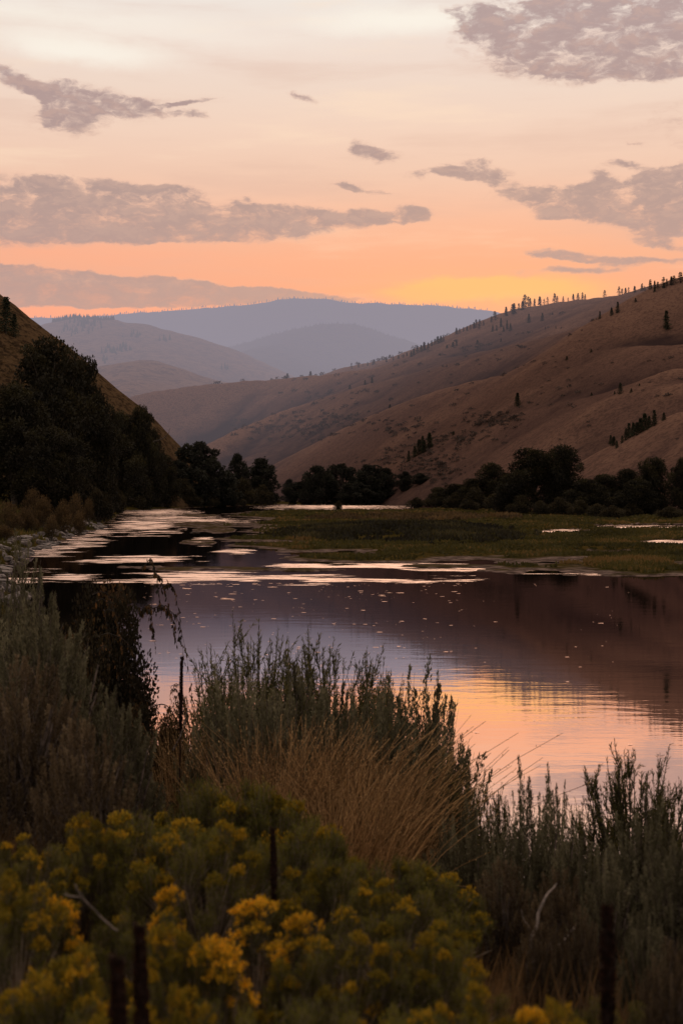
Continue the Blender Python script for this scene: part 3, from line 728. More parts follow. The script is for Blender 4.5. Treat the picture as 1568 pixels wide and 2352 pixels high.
for k, tx, ty, Y, hw, lab in (
    (3, 1128, 1062, 520, 44, 'dark tree left of the biggest cottonwood on the right flat'),
    (1, 1225, 1028, 395, 62, 'left half of the biggest dark cottonwood pair on the right flat'),
    (0, 1290, 1022, 390, 52, 'right half of the biggest dark cottonwood pair, with rounded top'),
    (2, 1175, 1090, 400, 45, 'low dark tree under the biggest cottonwood pair on its left'),
    (3, 1385, 1088, 390, 50, 'lower dark tree between the big pair and the round one'),
    (1, 1345, 1098, 375, 45, 'low dark tree right below the big cottonwood pair'),
    (2, 1440, 1076, 385, 45, 'flat topped dark tree left of the round one'),
    (0, 1500, 1050, 360, 42, 'round topped dark tree near the right edge'),
    (1, 1460, 1100, 350, 45, 'low dark tree at the left foot of the round topped one'),
    (3, 1568, 1050, 350, 32, 'dark tree cut by the right edge of the picture'),
    (1, 1630, 1070, 350, 50, 'dark tree just beyond the right edge'),
    (1, 1050, 1110, 560, 40, 'low dark tree at the left end of the right group'),
    (3, 1008, 1118, 640, 30, 'small dark tree in the gap between the middle grove and the right group'),
    (2, 1085, 1098, 520, 40, 'dark tree second from the left end of the right group')):
    tree_at(BROAD, k, tx, ty, Y, hw, lab, G3)
# bushes
def bush_at(protos, k, tx, ty, Y, hw, label, group, cat='bush'):
    x = X_at(tx, Y); z0 = base_z(x, Y); H = max(W(tx, ty, Y)[2]-z0, .6); w = hw*SX/F*Y/.6
    place(protos[k], 'riverside_bush', label, cat, (x, Y, z0-.1), random.uniform(0, 6.28), (w, w, H*1.05), group)
bl = [(955, 1140, 600, 26), (1000, 1132, 600, 26), (1045, 1128, 520, 30), (1090, 1120, 480, 34), (1135, 1125, 440, 32), (1195, 1138, 385, 34), (1240, 1142, 370, 26), (1285, 1138, 360, 30), (1330, 1148, 350, 30), (1370, 1150, 340, 28), (1408, 1158, 325, 30), (1450, 1156, 345, 28), (1540, 1160, 320, 34), (1495, 1150, 360, 30), (1080, 1146, 455, 24), (1160, 1150, 400, 22)]
for i, (tx, ty, Y, hw) in enumerate(sorted(bl)):
    bush_at(BUSH, i % 3, tx, ty, Y, hw, '{} round bush from the left at the foot of the right hand trees'.format(NUM[i]), 'bushes at the foot of the right trees')
bl = [(335, 1075, 570, 34), (375, 1090, 605, 36), (420, 1100, 622, 34), (465, 1095, 650, 36), (515, 1105, 685, 36), (560, 1100, 715, 36), (600, 1110, 760, 30), (300, 1095, 550, 36), (250, 1090, 330, 40), (360, 1125, 592, 28), (625, 1125, 800, 20), (440, 1128, 620, 26), (540, 1130, 690, 26), (285, 1120, 540, 30), (225, 1110, 270, 36), (480, 1130, 645, 26), (190, 1080, 275, 40)]
for i, (tx, ty, Y, hw) in enumerate(sorted(bl)):
    bush_at(BUSH, (i*2) % 3, tx, ty, Y, hw, '{} dark bush from the left along the far left waterside'.format(NUM[i]), 'bushes under the left bank trees')
bl = [(175, 1132, 222, 30), (205, 1142, 245, 24), (145, 1150, 200, 30), (100, 1140, 190, 36), (60, 1165, 175, 34), (20, 1150, 165, 40), (228, 1165, 290, 20), (120, 1180, 178, 26), (75, 1120, 215, 36), (10, 1205, 150, 30), (180, 1175, 205, 22)]
for i, (tx, ty, Y, hw) in enumerate(sorted(bl)):
    bush_at(TBUSH, i % 2, tx, ty, Y, hw, '{} tan brushy bush from the left on the grassy left bank'.format(NUM[i]), 'tan bushes on the left bank')
bush_at(BUSH, 0, 776, 1148, 560, 12, 'small dark bush alone on the far edge of the marsh', None)

# ---- rocks along the left waterline
def make_rock(seed):
    import bmesh
    bm = bmesh.new(); bmesh.ops.create_icosphere(bm, subdivisions=2, radius=1)
    rs = np.random.default_rng(seed); pl = norm(rs.normal(size=(9, 3))); dd = rs.uniform(.45, .85, 9)
    for v in bm.verts:
        p = np.array(v.co)
        for q, d in zip(pl, dd):
            k = p@q
            if k > d: p = p-q*(k-d)
        v.co = p*np.array([1, .8, .6])
    me = bpy.data.meshes.new('rock'); bm.to_mesh(me); bm.free(); me.materials.append(M['rock']); return me
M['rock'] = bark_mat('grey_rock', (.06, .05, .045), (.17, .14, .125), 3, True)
ROCKS = [make_rock(s) for s in range(5)]
sp = np.array(SHORE[11:19]); sl = np.concatenate([[0], np.cumsum(np.linalg.norm(np.diff(sp, axis=0), axis=1))])
for i in range(230):
    q = sl[-1]*random.random()**1.3; x = np.interp(q, sl, sp[:, 0])-random.uniform(-.8, 2.6); y = np.interp(q, sl, sp[:, 1])
    z = float(ground_H(np.array([x]), np.array([y]))[0])
    if z < -.35: continue
    s = random.uniform(.2, .75)*(1+y/400)
    o = link('rock', ROCKS[i % 5], None, (x, y, max(z, -.1)+s*.1), random.uniform(0, 6), (s*random.uniform(.8, 1.5), s, s*random.uniform(.7, 1.1)))
    tag(o, 'grey angular rock among the rubble along the left waterline', 'rock', 'rocks along the left waterline')

# ---- marsh grass
def tufts(name, label, n, region, h, w, mat, seed, zmin=.12, zmax=9, lean=.25, ymax=640):
    rs = np.random.default_rng(seed); tx = rs.uniform(region[0], region[1], n); ty = rs.uniform(region[2], region[3], n)
    if name in ('sedge', 'rusty_grass'):
        q = ((tx-(region[0]+region[1])/2)/(region[1]-region[0])*2)**2+((ty-(region[2]+region[3])/2)/(region[3]-region[2])*2)**2; kk = q+fbm(tx/50, ty/7, 3) < .8; tx, ty = tx[kk], ty[kk]; n = len(tx)
    Y = CAMH*F/(ty*SY-HY); X = (tx*SX-341)/F*Y; Z = ground_H(X, Y)
    pn = fbm(X/10, Y/16, 3)
    k = (Z > zmin) & (Z < zmax) & (pn > -.25+rs.normal(size=n)*.15); X, Y, Z, pn = X[k], Y[k], Z[k], pn[k]; n = len(X)
    g = Geo(); D = np.stack([rs.normal(size=n)*lean, rs.normal(size=n)*lean, np.ones(n)], -1)
    sc = np.clip(Y/140, .7, 3.2)
    g.leaves(np.stack([X, Y, Z-.05], -1), D, h*rs.uniform(.4, 1.3, n)*(1+.4*pn)*sc**.35, w*sc, np.clip(.40+pn*.9+.7*fbm(X/14+7, Y/13, 2)+rs.normal(size=n)*.16, 0, 1), S=np.tile([0, 1., 0], (n, 1)))
    tag(link(name, g.mesh(name, mat)), label, 'grass', None, 'stuff')
tufts('marsh_grass', 'short green and rusty grass over the marsh flats', 110000, (380, 1620, 1164, 1325), .36, .12, M['marsh'], 6)
tufts('sedge', 'tall dark sedge on the raised middle of the marsh', 26000, (545, 1240, 1212, 1262), .6, .13, M['cotton'], 8, .25)
tufts('rusty_grass', 'rusty brown seeding grass across the marsh', 9000, (700, 1210, 1186, 1202), .75, .12, M['tan_bush'], 9, .2)
tufts('bank_grass', 'grass tufts on the left river bank', 26000, (-60, 290, 1170, 1345), .6, .08, M['marsh'], 7, .3)

# ------------------------------------------------------------------ foreground plants
def near_z(x, y): return float(ground_H(np.array([x]), np.array([y]))[0])
def make_sage(seed, H=1.2, R=.55, nsh=230, leaves=70, mat='sage', spire=0., lsz=.022):
    rs = np.random.default_rng(seed); tk = Geo(); g = Geo()
    nt = 9; s = np.linspace(0, 1, 7)
    tips = []
    for i in range(nt):
        a = rs.uniform(0, 6.28); r = R*rs.uniform(.25, .8)
        e = np.array([math.cos(a)*r, math.sin(a)*r, H*rs.uniform(.45, .72)])
        pl = np.stack([e[0]*s**1.3, e[1]*s**1.3, e[2]*s], -1)+np.cumsum(rs.normal(size=(7, 3))*.014, 0)
        tk.tubes(pl[None], np.linspace(.022, .007, 7)[None]*H, .5, 5); tips.append(pl)
    # shoots
    q = rs.random(nsh)**.6; a = rs.uniform(0, 6.28, nsh); r = R*q
    dome = 1-(.55*q**2)
    L = rs.uniform(.16, .42, nsh)*H*(.7+spire)
    zt = H*dome*rs.uniform(.5, 1.03, nsh)
    B = np.stack([np.cos(a)*r*.8, np.sin(a)*r*.8, np.maximum(zt-L, .06)], -1)
    tilt = .12+.30*q
    D = norm(np.stack([np.cos(a)*tilt, np.sin(a)*tilt, np.ones(nsh)], -1)+rs.normal(size=(nsh, 3))*.10)
    m = 6; ss = np.linspace(0, 1, m)[None, :, None]
    PL = B[:, None]+D[:, None]*(L[:, None, None]*ss)+rs.normal(size=(nsh, 1, 3))*.03*ss**2
    tk.tubes(PL, np.linspace(.0035, .0012, m)[None]*np.ones((nsh, 1)), .4, 3)
    # connecting twigs down into the plant
    T0 = np.array([tips[i % nt][4] for i in range(nsh)]); s5 = np.linspace(0, 1, 5)[None, :, None]
    C = T0[:, None]*(1-s5)+B[:, None]*s5; C[:, :, 2] -= (.05*np.sin(np.linspace(0, 3.14, 5)))[None]
    tk.tubes(C, np.linspace(.005, .003, 5)[None]*np.ones((nsh, 1)), .4, 3)
    n = nsh*leaves; w = np.repeat(np.arange(nsh), leaves); f = rs.random(n)**.8
    fat = (.024+.030*spire)*H*np.sin(np.clip(f*3.0+.15, 0, 3.14))**.6
    P = B[w]+D[w]*(L[w]*f)[:, None]+norm(rs.normal(size=(n, 3)))*(fat*rs.uniform(.1, 1, n))[:, None]
    DD = norm(D[w]*1.1+rs.normal(size=(n, 3))*.65)
    st = rs.uniform(.05, .7, nsh)
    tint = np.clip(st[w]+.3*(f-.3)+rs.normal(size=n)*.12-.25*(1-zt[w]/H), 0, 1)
    l = lsz*rs.uniform(.6, 1.5, n)*H**.4
    g.leaves(P, DD, l, l*.19, tint)
    return [('branches', tk.mesh('sage_branches', M['wood'])), ('foliage', g.mesh('sage_foliage', M[mat]))]
def make_rabbit(seed, H=.75, R=.5, nh=24, bloom=.5, hue=.5, hr0=.062):
    """many pale stems fanning up to rounded heads: thin green leaves, flowers only on top"""
    rs = np.random.default_rng(seed); tk = Geo(); g = Geo(); fl = Geo()
    q = rs.random(nh)**.55; a = rs.uniform(0, 6.28, nh); r = R*q
    C = np.stack([np.cos(a)*r, np.sin(a)*r, H*(1-.40*q**2)*rs.uniform(.84, 1.0, nh)], -1)
    hr = hr0*rs.uniform(.6, 1.3, nh)
    ns = 5; w = np.repeat(np.arange(nh), ns); n = len(w); m = 7; s = np.linspace(0, 1, m)[None, :, None]
    B = C[w]+rs.normal(size=(n, 3))*np.array([.02, .02, .02])-np.array([0, 0, .10])
    PL = B[:, None]*np.concatenate([s**1.35, s**1.35, s**.9], -1)+np.cumsum(rs.normal(size=(n, m, 3))*.008, 1)
    tk.tubes(PL, np.linspace(.0048, .0022, m)[None]*np.ones((n, 1)), rs.uniform(.1, 1, n)**1.5, 4)
    k = 17; w2 = np.repeat(np.arange(nh), k); N = len(w2)
    rr = np.sqrt(rs.random(N)); aa = rs.uniform(0, 6.28, N)
    T = C[w2]+np.stack([np.cos(aa)*rr*hr[w2], np.sin(aa)*rr*hr[w2], hr[w2]*(.55*(1-rr**2)+rs.normal(size=N)*.12)], -1)
    b = PL[w2*ns+rs.integers(0, ns, N), 5+rs.integers(0, 2, N)]
    s3 = np.linspace(0, 1, 4)[None, :, None]; pl = b[:, None]*(1-s3)+T[:, None]*s3
    tk.tubes(pl, .0012, rs.uniform(.1, .6, N), 3)
    lv = 26; w3 = np.repeat(np.arange(N), lv); n3 = len(w3); f = rs.random(n3)**.75
    P = b[w3]*(1-f[:, None])+T[w3]*f[:, None]+rs.normal(size=(n3, 3))*.009
    D = norm(norm(T-b)[w3]+rs.normal(size=(n3, 3))*.55); l = rs.uniform(.015, .034, n3)
    ht = rs.uniform(0, .45, nh); g.leaves(P, D, l, .0021, np.clip(ht[w2][w3]+.45*f+rs.normal(size=n3)*.15, 0, 1))
    has = np.where(rs.random(nh)[w2] < bloom)[0]; c = 16; ix = np.repeat(has, c); n4 = len(ix)
    hue_h = np.clip(rs.normal(hue, .22, nh), 0, 1)
    if n4:
        P = T[ix]+rs.normal(size=(n4, 3))*np.array([.010, .010, .006]); D = norm(rs.normal(size=(n4, 3))*.6+np.array([0, 0, 1.]))
        l = rs.uniform(.009, .017, n4); fl.leaves(P, D, l, l*.38, np.clip(hue_h[w2][ix]+rs.normal(size=n4)*.15, 0, 1))
    out = [('stems', tk.mesh('rabbitbrush_stems', M['gstem'])), ('foliage', g.mesh('rabbitbrush_foliage', M['rabbit']))]
    if n4: out.append(('flowers', fl.mesh('rabbitbrush_flowers', M['flower'])))
    return out
def make_willow(seed, H=2.2, R=.9, n=60, per=120, lsz=.06, mat='willow', lean=0.):
    rs = np.random.default_rng(seed); tk = Geo(); g = Geo()
    q = rs.random(n)**.6; a = rs.uniform(0, 6.28, n); m = 9; s = np.linspace(0, 1, m)
    PLs = []
    for i in range(n):
        r = R*q[i]; h = H*(1-.5*q[i]**2)*rs.uniform(.65, 1.05)
        x = np.cos(a[i])*r*s**.9+lean*s**2*H; y = np.sin(a[i])*r*s**.9; z = h*s**(1+.15*q[i])
        PLs.append(np.stack([x, y, z], -1)+np.cumsum(rs.normal(size=(m, 3))*.012, 0))
    PL = np.array(PLs); tk.tubes(PL, np.linspace(.010, .0018, m)[None]*np.ones((n, 1)), .5, 4)
    # side shoots
    k = 7; st = []
    for j in range(k):
        i0 = rs.integers(3, m-1, n); b = PL[np.arange(n), i0]; t = norm(PL[np.arange(n), np.minimum(i0+1, m-1)]-PL[np.arange(n), i0-1])
        d = norm(t+rs.normal(size=(n, 3))*.38); L = rs.uniform(.12, .34, n)*H*.45
        st.append(b[:, None]+d[:, None]*(L[:, None, None]*np.linspace(0, 1, 5)[None, :, None])+np.array([0, 0, .04])*np.linspace(0, 1, 5)[None, :, None]**2)
    ST = np.concatenate(st); tk.tubes(ST, np.linspace(.003, .001, 5)[None]*np.ones((len(ST), 1)), .5, 3)
    tot = len(ST); per2 = max(8, per//k); w = np.repeat(np.arange(tot), per2); f = rs.uniform(0, 1, len(w))*3.99
    i0 = f.astype(int); fr = (f-i0)[:, None]; P = ST[w, i0]*(1-fr)+ST[w, i0+1]*fr; T = norm(ST[w, 4]-ST[w, 0])
    D = norm(T+rs.normal(size=P.shape)*.42); l = lsz*rs.uniform(.5, 1.3, len(w))
    g.leaves(P, D, l, l*.085, np.clip(rs.uniform(0, .7, tot)[w]+rs.normal(size=len(w))*.15, 0, 1))
    w = np.repeat(np.arange(n), per//2); f = rs.uniform(2.5, m-1.01, len(w)); i0 = f.astype(int); fr = (f-i0)[:, None]
    P = PL[w, i0]*(1-fr)+PL[w, i0+1]*fr; T = norm(PL[w, i0+1]-PL[w, i0]); D = norm(T+rs.normal(size=P.shape)*.45); l = lsz*rs.uniform(.5, 1.3, len(w))
    g.leaves(P, D, l, l*.075, np.clip(rs.uniform(0, 1, len(w)), 0, 1))
    return [('branches', tk.mesh('willow_branches', M['darkwood'])), ('foliage', g.mesh('willow_foliage', M[mat]))]
def make_grass(seed, H=1.1, R=.34, n=850, lean=.14):
    rs = np.random.default_rng(seed); g = Geo(); hd = Geo(); m = 8; s = np.linspace(0, 1, m)[None, :]
    a = rs.uniform(0, 6.28, n); r = R*np.sqrt(rs.random(n)); h = H*rs.uniform(.45, 1.08, n)
    bx = np.cos(a)*r; by = np.sin(a)*r
    lx = rs.normal(lean, .30, n)*h; ly = rs.normal(0, .25, n)*h
    x = bx[:, None]+lx[:, None]*s**1.9; y = by[:, None]+ly[:, None]*s**1.9; z = h[:, None]*(s-.22*np.abs(lean+.3)*s**3)
    PL = np.stack([x, y, z], -1)
    bk = rs.random(n) < .22; kn = rs.integers(3, 6, n)          # broken stalks
    for i in np.where(bk)[0]:
        q = kn[i]; d = norm(rs.normal(size=3)*np.array([1, 1, .5])+np.array([.5, 0, -.5])); L0 = np.linalg.norm(PL[i, q]-PL[i, q-1])
        for u in range(q+1, m): PL[i, u] = PL[i, u-1]+d*L0
    g.tubes(PL, np.linspace(.0032, .0012, m)[None]*np.ones((n, 1)), rs.uniform(0, 1, n), 3)
    w = np.repeat(np.where(rs.random(n) < .5)[0], 14); N = len(w); f = rs.uniform(5.4, 6.99, N); i0 = f.astype(int); fr = (f-i0)[:, None]
    P = PL[w, i0]*(1-fr)+PL[w, i0+1]*fr; D = norm(norm(PL[w, 7]-PL[w, 6])+rs.normal(size=P.shape)*.35)
    hd.leaves(P, D, rs.uniform(.010, .020, N), .0022, rs.uniform(.3, 1, N))
    return [('blades', g.mesh('grass_blades', M['grass'])), ('seed_heads', hd.mesh('grass_seed_heads', M['grass']))]
def make_mullein(seed, H=1.5, spike=.45, rad=.022):
    rs = np.random.default_rng(seed); st = Geo(); sp = Geo()
    z = np.linspace(0, H, 12); bend = rs.uniform(-.02, .02, 2)
    cx = bend[0]*(z/H)**2*H; cy = bend[1]*(z/H)**2*H
    st.tubes(np.stack([cx, cy, z], -1)[None], np.linspace(.011, .007, 12)[None], .4, 7)
    zz = np.linspace(H*(1-spike), H, 26); rr = rad*np.clip(np.sin(np.linspace(.25, 3.0, 26)), .25, 1)**.4*(1-.25*np.linspace(0, 1, 26))*rs.uniform(.85, 1.15, 26)
    c = np.stack([np.interp(zz, z, cx), np.interp(zz, z, cy), zz], -1); sp.tubes(c[None], rr[None]*.8, .25, 9)
    n = 900; f = rs.uniform(0, 1, n); a = rs.uniform(0, 6.28, n); zc = H*(1-spike)+f*H*spike; R0 = np.interp(zc, zz, rr)
    u = np.stack([np.cos(a), np.sin(a), 0*a], -1); P = np.stack([np.interp(zc, z, cx), np.interp(zc, z, cy), zc], -1)+u*(R0*.6)[:, None]
    sp.leaves(P, u+np.array([0, 0, .9])+rs.normal(size=(n, 3))*.3, rad*.95, rad*.30, rs.uniform(0, 1, n))
    lf = Geo(); n = 40; a = rs.uniform(0, 6.28, n); zl = H*rs.uniform(.02, .35, n); D = np.stack([np.cos(a), np.sin(a), -.4+0*a], -1)
    lf.leaves(np.stack([np.interp(zl, z, cx), np.interp(zl, z, cy), zl], -1), D, .14*rs.uniform(.6, 1.1, n), .025, rs.uniform(.2, .9, n))
    return [('stalk', st.mesh('mullein_stalk', M['mullein'])), ('seed_spike', sp.mesh('mullein_seed_spike', M['mullein'])), ('dry_leaves', lf.mesh('mullein_leaves', M['vine']))]
def make_vine(seed, H=3.2, R=1.5, n=60000):
    rs = np.random.default_rng(seed); tk = Geo(); g = Geo(); nb = 60
    a = rs.uniform(0, 6.28, nb); q = rs.random(nb)**.5; r = R*.75*q
    C = np.stack([np.cos(a)*r, np.sin(a)*r, H*rs.uniform(.18, .88, nb)*(1-.25*q)], -1); br = rs.uniform(.25, .5, nb)
    s = np.linspace(0, 1, 6)[None, :, None]; tk.tubes(C[:, None]*np.concatenate([s, s, s**.8], -1), np.linspace(.03, .008, 6)[None]*np.ones((nb, 1)), .4, 5)
    w = rs.integers(0, nb, n); u = norm(rs.normal(size=(n, 3))); P = C[w]+u*(br[w]*rs.uniform(.5, 1.1, n))[:, None]
    l = rs.uniform(.03, .075, n); tint = np.clip(rs.uniform(0, .6, nb)[w]+.35*np.clip((P[:, 2]/H-.7)*3, 0, 1)+rs.normal(size=n)*.12, 0, 1)
    g.leaves(P, u+rs.normal(size=(n, 3))*.9+np.array([0, 0, .1]), l, l*.34, tint)
    # trailing vines on the river side (+x)
    k = 15; m = 12; t = np.linspace(0, 1, m)
    b = np.stack([R*rs.uniform(.35, .75, k), rs.uniform(-.6, .6, k), H*rs.uniform(.35, .93, k)], -1)
    out = rs.uniform(.2, .85, k); dr = rs.uniform(.2, .8, k); up = rs.uniform(0, .5, k)
    PL = b[:, None]+np.stack([out[:, None]*t**.8, rs.normal(size=(k, 1))*.25*t, up[:, None]*t-(dr+up)[:, None]*t**2.2], -1)+np.cumsum(rs.normal(size=(k, m, 3))*.012, 1)
    tk.tubes(PL, np.linspace(.006, .002, m)[None]*np.ones((k, 1)), .4, 4)
    w = np.repeat(np.arange(k), 42); N = len(w); f = rs.uniform(0, 10.99, N); i0 = f.astype(int); fr = (f-i0)[:, None]
    P = PL[w, i0]*(1-fr)+PL[w, i0+1]*fr; l = rs.uniform(.04, .085, N)
    g.leaves(P, rs.normal(size=(N, 3))*.6+np.array([0, 0, -1.]), l, l*.33, rs.uniform(0, 1, N))
    return [('branches', tk.mesh('vine_branches', M['darkwood'])), ('leaves', g.mesh('vine_leaves', M['vine']))]
def branch(name, label, pls, mat, cat='branch'):
    """dead branches, given as surveyed polylines (tx,ty,Y) with radii"""
    g = Geo(); root = Vector(W(*pls[0][0][0]))
    for pts, r0, r1 in pls:
        P = np.array([W(*p) for p in pts]); q = np.linspace(0, len(P)-1, 14)
        P = np.stack([np.interp(q, np.arange(len(P)), P[:, i]) for i in range(3)], -1)
        P[1:-1] = .25*P[:-2]+.5*P[1:-1]+.25*P[2:]; P = P+RNG.normal(size=P.shape)*r0*.4
        g.tubes((P-np.array(root))[None], np.linspace(r0, r1, 14)[None], .6, 7)
    o = link(name, g.mesh(name, mat, True), None, root); return tag(o, label, cat)

def put(proto, name, label, cat, tx, ty, Y, H, group=None, wf=1.0, rz=None):
    """stand a unit-built plant of height H so that its top shows at ty"""
    x = X_at(tx, Y); z0 = near_z(x, Y); h = W(tx, ty, Y)[2]-z0; s = max(h/H, .2)
    return place(proto, name, label, cat, (x, Y, z0-.03), random.uniform(0, 6.28) if rz is None else rz, (s*wf, s*wf, s), group)

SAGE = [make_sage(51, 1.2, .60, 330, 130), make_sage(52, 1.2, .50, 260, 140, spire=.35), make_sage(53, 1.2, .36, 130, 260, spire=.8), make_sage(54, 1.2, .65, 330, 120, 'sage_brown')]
GS = 'grey green sagebrush on the near bank'
for k, tx, ty, Y, wf, lab in (
    (0, 105, 1450, 9.0, .60, 'grey green sagebrush filling the left side, its plumes above the others'),
    (3, 60, 1560, 7.6, .72, 'brownish sagebrush at the left edge in front of the tallest sagebrush'),
    (0, 275, 1640, 8.0, .50, 'lower grey sagebrush on the right side of the big left clump'),
    (1, 10, 1480, 10.5, .60, 'sagebrush at the left edge behind the brownish one'),
    (1, 30, 1330, 16, .55, 'farther pale sagebrush high at the left edge beside the dark post'),
    (2, 112, 1400, 10.2, .62, 'narrow sagebrush plumes just left of the dark vine bush'),
    (3, 190, 1700, 6.6, .62, 'brown twiggy sagebrush low in the middle of the left clump'),
    (1, 640, 1640, 12.0, .70, 'grey green sagebrush in front of the central willow'),
    (0, 770, 1650, 12.5, .65, 'sagebrush right of the central one, above the tan grass'),
    (2, 945, 1590, 13.0, .95, 'tall spired dark sagebrush beside the bright water'),
    (2, 1005, 1620, 13.4, .70, 'dark spire sagebrush at the very edge of the bright water'),
    (2, 895, 1660, 12.6, .8, 'shorter spired sagebrush left of the tall spired one'),
    (2, 1225, 1800, 8.2, .75, 'pointed sagebrush with twin spires standing before the pale water'),
    (2, 1278, 1812, 8.6, .55, 'narrow right hand spire beside the twin spired sagebrush'),
    (2, 1095, 1870, 8.6, .75, 'lower spired sagebrush right of the grass clump'),
    (2, 1165, 1905, 8.0, .7, 'short spired sagebrush between two taller ones before the water'),
    (1, 1040, 1920, 8.8, .6, 'dim sagebrush at the foot of the tan grass clump'),
    (3, 1150, 2000, 6.6, .70, 'brown shaded sagebrush low in the right middle'),
    (3, 1290, 2020, 6.2, .70, 'brown shaded sagebrush behind the forked grey branch'),
    (0, 1480, 1880, 6.4, .60, 'large soft grey sagebrush at the right edge'),
    (0, 1560, 1960, 5.2, .60, 'nearest grey sagebrush in the lower right corner'),
    (1, 1390, 1990, 6.0, .55, 'dim grey sagebrush left of the large one at the right edge'),
    (0, 1480, 2120, 4.4, .55, 'sagebrush low behind the thick dark mullein stalk'),
    (1, 520, 1600, 13.5, .75, 'dusky sagebrush under the sparse narrow leaved shrub by the orange gap'),
    (1, 580, 1620, 12.5, .80, 'sagebrush left of the grey green one in front of the central shrubs'),
    (0, 700, 1610, 13.2, .80, 'dark full sagebrush under the dense round narrow leaved shrub'),
    (1, 850, 1640, 13.2, .75, 'sagebrush between the round shrub and the spired ones'),
    (2, 975, 1660, 12.8, 1.0, 'broad spired sagebrush filling in under the two tall spires'),
    (2, 1060, 1860, 9.6, .8, 'small spired sagebrush at the corner of the pale water'),
    (3, 1240, 2130, 4.8, .60, 'twiggy shaded sagebrush below the forked grey branch'),
    (3, 1330, 2100, 4.6, .55, 'brown shaded sagebrush left of the thick dark mullein stalk'),
    (3, 1540, 2180, 3.7, .55, 'brown sagebrush at the bottom of the right edge'),
    (0, 1350, 1950, 7.0, .60, 'grey sagebrush tops between the twin spires and the right edge clump')):
    put(SAGE[k], 'sagebrush', lab, 'sagebrush', tx, ty+(18 if k == 2 else 0), Y, 1.02 if k != 2 else .97, GS, wf*(.58 if k == 2 else (.72 if Y > 11 else 1.0)))

WIL = [make_willow(61, 2.2, .95, 170, 330, .042), make_willow(62, 2.2, .80, 130, 300, .040), make_willow(63, 1.6, .75, 120, 300, .036)]
GW = 'narrow leaved shrubs at the water edge'
for k, tx, ty, Y, wf, lab in (
    (0, 575, 1450, 16.5, .62, 'wispy narrow leaved shrub rising highest against the blue water'),
    (1, 500, 1530, 17.5, .60, 'sparse narrow leaved shrub at the left of the wispy one, by the orange gap'),
    (0, 755, 1478, 15.5, .70, 'dense round narrow leaved shrub right of the wispy one'),
    (1, 845, 1560, 16.0, .55, 'dark narrow leaved shrub sloping toward the bright water'),
    (1, 665, 1545, 17.0, .5, 'narrow leaved shrub in the dip between two rounder ones'),
    (2, 1005, 1745, 12.0, .55, 'bristly dark shrub leaning over the water beside the tan grass'),
    (2, 1120, 1815, 11.0, .55, 'thin pale twigged shrub sprouting in front of the pale water'),
    (0, 480, 1580, 15.8, .55, 'leafy narrow leaved shrub low between the orange gap and the wispy one'),
    (0, 665, 1530, 16.2, .60, 'full narrow leaved shrub between the wispy one and the dense round one'),
    (0, 840, 1530, 15.0, .50, 'full dark narrow leaved shrub at the right shoulder of the dense round one'),
    (2, 1460, 1730, 9.5, .75, 'twiggy shrub at the right edge against the pale water'),
    (2, 1560, 1790, 9.0, .60, 'twiggy shrub cut by the right edge of the picture'),
    (2, 1350, 1850, 10.0, .50, 'low twiggy shrub left of the one at the right edge')):
    put(WIL[k], 'narrow_leaved_shrub', lab, 'shrub', tx, ty, Y, (2.1, 2.1, 1.5)[k], GW, wf*1.35)

VINE = [make_vine(71), make_vine(72, 3.2, 1.6, 45000)]
put(VINE[0], 'vine_bush', 'dark leafy bush with vines trailing over the water', 'bush', 248, 1335, 19.0, 2.8, None, .43, 0)
put(VINE[1], 'vine_bush', 'dark reddish leafy bush low behind the left sagebrush', 'bush', 120, 1385, 18.0, 2.8, None, .45, 0)
put(VINE[1], 'vine_bush', 'low dark leafy bush in the orange gap below the trailing vines', 'bush', 352, 1590, 15.0, 2.8, None, .40, .5)

GR = [make_grass(81), make_grass(82, 1.1, .36, 800, .22), make_grass(83, 1.1, .3, 600, .1)]
GG = 'tan dry grass clumps on the near bank'
for k, tx, ty, Y, wf, lab in (
    (0, 640, 1700, 10.2, .70, 'upright tan grass clump left of the leaning one'),
    (1, 740, 1715, 9.6, .75, 'large tan grass clump leaning right in the picture middle'),
    (1, 835, 1735, 10.0, .70, 'tan grass clump arching towards the spired sagebrush'),
    (0, 790, 1810, 8.4, .70, 'shaded brown grass clump low in front of the leaning one'),
    (2, 560, 1740, 10.6, .60, 'thin sparse grass left of the tan clumps'),
    (0, 885, 1800, 9.4, .45, 'rightmost tan grass clump under the spired sagebrush')):
    put(GR[k], 'grass_clump', lab, 'grass clump', tx, ty, Y, .93, GG, wf, rz=random.uniform(-.8, .8))
put(GR[2], 'grass_clump', 'pale thin weedy stems below the orange gap', 'grass clump', 430, 1640, 13.5, 1.1, GG, .6)

